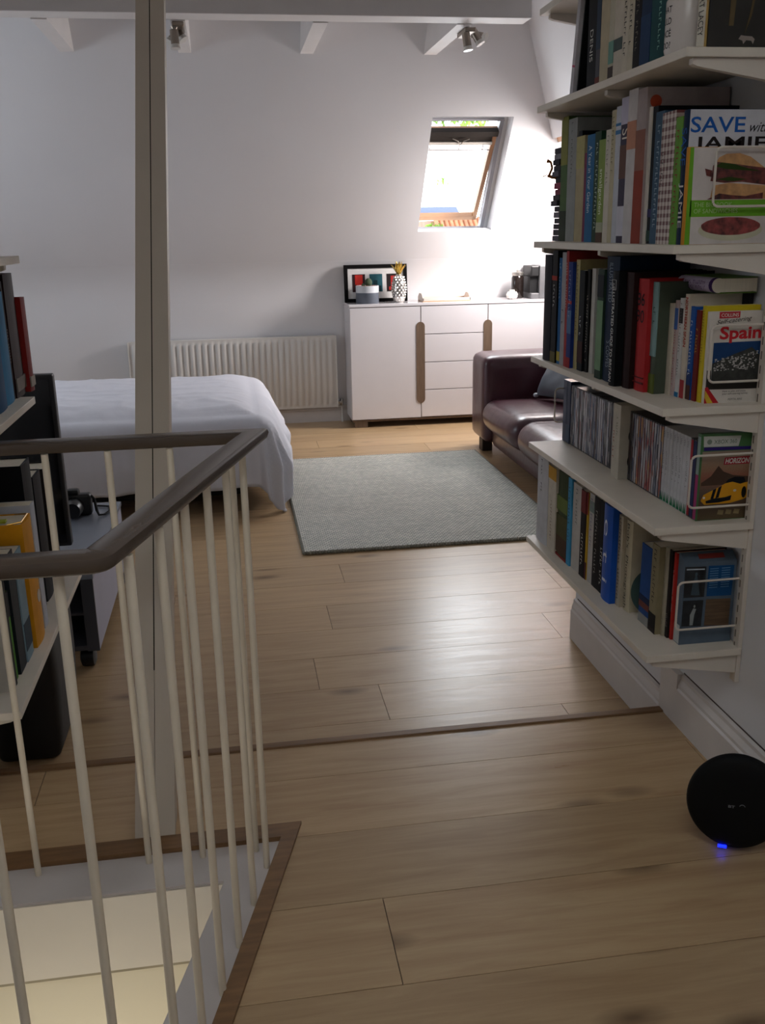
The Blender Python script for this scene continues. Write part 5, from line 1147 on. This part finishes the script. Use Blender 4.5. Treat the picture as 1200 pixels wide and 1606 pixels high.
# tray
ty = thing('serving_tray', (1.62, 7.28, ZT), 'shallow white wooden tray in the glare on the sideboard', 'tray')
bm = B(); box(bm, 1.43, 1.80, 7.19, 7.38, ZT, ZT+.008, .002); obj('base', bm, M('tray_wood', '#c9a889', .5), ty)
bm = B()
for q in ((1.43, 1.80, 7.19, 7.198), (1.43, 1.80, 7.372, 7.38)): box(bm, *q, ZT+.008, ZT+.028, .001)
for xa in (1.43, 1.792): prism(bm, [Vector((xa, 7.19, ZT+.008)), Vector((xa, 7.38, ZT+.008)), Vector((xa, 7.38, ZT+.028)), Vector((xa, 7.33, ZT+.06)), Vector((xa, 7.24, ZT+.06)), Vector((xa, 7.19, ZT+.028))], (.008, 0, 0))
obj('rim', bm, M('tray_white_paint', '#dccfc4', .5), ty)
# candle bowl
cb = thing('candle_bowl', (2.155, 7.24, ZT), 'small white fluted candle holder beside the dark jar', 'candle holder')
bm = B()
pr = [(.02, 0), (.036, .01), (.042, .035), (.030, .056)]; rings = []
for r_, h_ in pr: rings.append([bm.verts.new((2.135+r_*(1+.12*math.cos(8*a))*math.cos(a), 7.235+r_*(1+.12*math.cos(8*a))*math.sin(a), ZT+h_)) for a in [2*math.pi*k/48 for k in range(48)]])
for a, b_ in zip(rings, rings[1:]):
    for j in range(48): bm.faces.new((a[j], a[(j+1) % 48], b_[(j+1) % 48], b_[j]))
bm.faces.new(rings[0][::-1]); bm.faces.new(rings[-1]); obj('bowl', bm, M('white_porcelain', '#ddd6d0', .3), cb, smooth=True)
bm = B(); lathe(bm, (2.135, 7.235, ZT+.0565), [(.02, 0), (.02, .012), (.004, .014)], 20); obj('candle', bm, M('candle_wax', '#e2d9c6', .5), cb, smooth=True)
# jar
jr = thing('coffee_jar', (2.23, 7.33, ZT), 'tall dark glass jar with metal lid beside the coffee machine', 'jar')
jc = (2.205, 7.33, ZT)
bm = B(); lathe(bm, jc, [(.044, 0), (.047, .006), (.047, .155), (.040, .170)], 28); obj('jar_body', bm, M('dark_coffee_glass', '#1d1715', .12, var=.3, scale=60), jr, smooth=True)
bm = B(); lathe(bm, (jc[0], jc[1], ZT+.170), [(.044, 0), (.046, .004), (.046, .024), (.01, .030)], 28); ball(bm, (jc[0], jc[1], ZT+.207), .010, .010, .010); obj('lid', bm, M('jar_lid_steel', '#a8a49e', .3, .8), jr, smooth=True)
# coffee machine
cm_ = thing('coffee_machine', (2.335, 7.29, ZT), 'compact black and grey coffee machine at the right of the sideboard', 'coffee machine')
dg = M('machine_grey', '#5c5c5e', .4, var=.05); 
bm = B(); box(bm, 2.338, 2.400, 7.195, 7.42, ZT, ZT+.245, .006); obj('housing', bm, dg, cm_)
bm = B(); box(bm, 2.272, 2.337, 7.20, 7.42, ZT+.165, ZT+.243, .008); obj('brew_head', bm, black_m, cm_)
bm = B(); box(bm, 2.272, 2.337, 7.19, 7.42, ZT, ZT+.042, .006); obj('drip_tray', bm, dg, cm_)
bm = B(); box(bm, 2.274, 2.3365, 7.235, 7.42, ZT+.0425, ZT+.1645); obj('front_panel', bm, black_m, cm_)
bm = B(); tube(bm, [(2.393, 7.38, ZT+.04), (2.41, 7.39, ZT+.05), (2.425, 7.40, ZT+.03), (2.428, 7.42, ZT+.006)], .003, 6); obj('cable', bm, black_m, cm_, smooth=True)

# ================================================================== SOFA
lea = M('oxblood_leather', '#44212a', .33, var=.18, scale=6, bump=.35, bscale=22, coat=.15)
def crease(q, e): return q
sf = thing('sofa', (2.05, 5.25, 0), 'dark oxblood leather sofa facing the rug, partly hidden by the shelves', 'sofa')
bm = B(); softbox(bm, 1.606, 2.56, 6.035, 6.40, .075, .650, .06, 12, (0, .01, .012)); obj('armrest', bm, lea, sf, smooth=True)
bm = B(); softbox(bm, 1.625, 2.56, 4.08, 4.42, .075, .615, .07, 12, (0, .01, .012)); obj('armrest', bm, lea, sf, smooth=True)
bm = B(); softbox(bm, 1.655, 2.5, 4.40, 6.05, .06, .26, .04, 8); obj('base', bm, lea, sf, smooth=True)
def wr(q, e):
    w_ = math.sin(e.y*26+math.sin(e.x*3)*1.5)*.0022*max(0, 1-abs(e.x+.55)*1.2) if e.z > -.2 else 0
    sag = -.030*max(0, (e.x+1)/2)**1.2*(e.z > 0)
    return Vector((q.x-(w_ if e.x < -.8 else 0), q.y, q.z+w_+sag))
for (a, b_) in ((5.262, 6.040), (4.43, 5.255)):
    bm = B(); softbox(bm, 1.585, 2.36, a, b_, .175, .385, .098, 26, (.02, .012, .022), wr); obj('seat_cushion', bm, lea, sf, smooth=True, angle=180)
    bm = B(); softbox(bm, 2.22, 2.50, a+.01, b_-.01, .36, .80, .09, 14, (.03, 0, .02)); obj('back_cushion', bm, lea, sf, smooth=True, angle=180)
bm = B(); softbox(bm, 2.40, 2.62, 4.10, 6.38, .075, .70, .06, 10); obj('back', bm, lea, sf, smooth=True)
for (x, y) in ((1.665, 6.20), (1.665, 4.25), (2.45, 6.20), (2.45, 4.25)):
    bm = B(); box(bm, x-.035, x+.035, y-.045, y+.045, 0, .085, .004); obj('foot', bm, M('dark_wood_foot', '#2a1c17', .5), sf)
cu = thing('scatter_cushion', (2.08, 5.75, .40), 'pewter grey scatter cushion with tassel corner, on the sofa', 'cushion')
def pil(bm, c, hx, hy, ht, tilt, yaw=0):
    n = 22
    mt_ = Matrix.Rotation(yaw, 3, 'Z')@Matrix.Rotation(tilt, 3, 'Y')
    for sgn in (-1, 1):
        g = []
        for i in range(n+1):
            r_ = []
            for j in range(n+1):
                u = 2*i/n-1; v = 2*j/n-1; k = (1-u**4)*(1-v**4); pin = 1-.07*(1-abs(u)**2)*abs(v)**6-.0
                x_ = u*hx*(1-.06*(1-v*v)*abs(u)**5); y_ = v*hy*(1-.06*(1-u*u)*abs(v)**5)
                p = Vector((x_, y_, sgn*(ht*k**.6+.002+.006*mn.noise(Vector((u*3, v*3, sgn))) * k)))
                r_.append(bm.verts.new(Vector(c)+mt_@p))
            g.append(r_)
        for i in range(n):
            for j in range(n): bm.faces.new((g[i][j], g[i+1][j], g[i+1][j+1], g[i][j+1]))
    return mt_
satin = M('pewter_satin', '#5b6068', .35, var=.12, scale=9, bump=.3, bscale=14)
bm = B(); mt_ = pil(bm, (2.075, 5.70, .585), .20, .22, .07, R(-58), R(18)); obj('cover', bm, satin, cu, smooth=True, angle=180)
bm = B()
for (u, v) in ((.2, .22), (.2, -.22), (-.2, .22), (-.2, -.22)): ball(bm, Vector((2.075, 5.70, .585))+mt_@Vector((u, v, 0)), .018, .018, .015)
obj('tassel', bm, M('tassel_silver', '#a9acb2', .4), cu, smooth=True)

# ================================================================== SPOTLIGHTS
nick = M('brushed_nickel', '#8d8379', .32, .85, var=.08); lens = M('spot_lens_white', '#c9c6c0', .3)
def spot(name_lab, base, heads):
    t = thing('spotlight_bar', base, name_lab, 'spotlight')
    bx_, by_, bz_ = base
    bm = B(); box(bm, bx_-.03, bx_+.03, by_-.10, by_+.10, bz_-.022, bz_, .004); obj('mounting_plate', bm, nick, t)
    for (hx, hy, hz, dx, dy, dz) in heads:
        d = Vector((dx, dy, dz)).normalized(); c = Vector((hx, hy, hz)); 
        bm = B(); tube(bm, [c-d*.045, c-d*.04, c-d*.01, c+d*.03], .022, 16, radii=[.012, .022, .022, .0225]); h_ = obj('lamp_head', bm, nick, t, smooth=True)
        bm = B(); tube(bm, [c+d*.03, c+d*.05], .024, 16, radii=[.023, .027]); obj('glass_collar', bm, lens, h_, smooth=True)
        bm = B(); tube(bm, [Vector((bx_+(hx-bx_)*.3, hy, bz_-.015)), c-d*.03], .005, 8); obj('arm', bm, nick, t)
spot('brushed nickel bar of three spotlights under the fourth ceiling tie', (1.385, 5.68, 2.50), ((1.368, 5.60, 2.435, .15, -.1, -1), (1.435, 5.66, 2.470, .45, -.2, -.8), (1.475, 5.76, 2.520-.03, .6, -.5, -.25)))
spot('brushed nickel spotlights under the second ceiling tie beside the post', (-.178, 5.62, 2.50), ((-.200, 5.56, 2.425, .05, -.1, -1), (-.182, 5.64, 2.47, .45, -.2, -.7), (-.205, 5.70, 2.46, -.5, -.3, -.6)))

# ================================================================== ROUTER
rt = thing('wifi_router', (1.04, 1.71, .108), 'black disc-shaped wifi hub standing on the landing floor, blue light glowing below', 'router')
rm = M('router_matte_black', '#060708', .65, var=.1, spec=.2)
ctr = Vector((1.040, 1.708, .224)); rad = .110
nrm = Vector((-.42, -.90, .12)).normalized()
u_ = Vector((0, 0, 1)); u_ = (u_-nrm*u_.dot(nrm)).normalized(); v_ = nrm.cross(u_)
bm = B(); prof = [(.0, .022), (.5, .0215), (.85, .018), (.96, .012), (1., .0), (.96, -.012), (.85, -.018), (.3, -.02)]
rings = [[bm.verts.new(ctr+nrm*h+(u_*math.cos(a)*1.0+v_*math.sin(a)*.95)*rad*max(r_, .001)) for a in [2*math.pi*k/64 for k in range(64)]] for r_, h in prof]
for a, b_ in zip(rings, rings[1:]):
    for j in range(64): bm.faces.new((a[j], a[(j+1) % 64], b_[(j+1) % 64], b_[j]))
bm.faces.new(rings[-1]); obj('disc_body', bm, rm, rt, smooth=True, angle=60)
bm = B(); box(bm, 1.035, 1.085, 1.705, 1.755, .1085, .122, .003); obj('foot', bm, rm, rt)
xdir = (-v_ if v_.x < 0 else v_); text('logo', 'BT', cmat('#7d8085'), rt, ctr+nrm*.0228-xdir*.017-u_*.008, xdir, u_, width=.014, height=.006, bold=.03, depth=0)
bm = B(); c1 = ctr+nrm*.0228+xdir*.012-u_*.004
tube(bm, [c1+(xdir*math.cos(R(a))+u_*math.sin(R(a)))*.006 for a in range(20, 180, 20)], .0007, 5); obj('logo_swoosh', bm, cmat('#7d8085'), rt)
led = M('blue_status_led', '#1020ff', .3, emit=('#0818ff', 5))
bm = B(); c2 = ctr-u_*rad*.955+xdir*(-.022)+nrm*.014
tube(bm, [c2-xdir*.009, c2+xdir*.009], .0036, 10); obj('status_light', bm, led, rt, smooth=True)
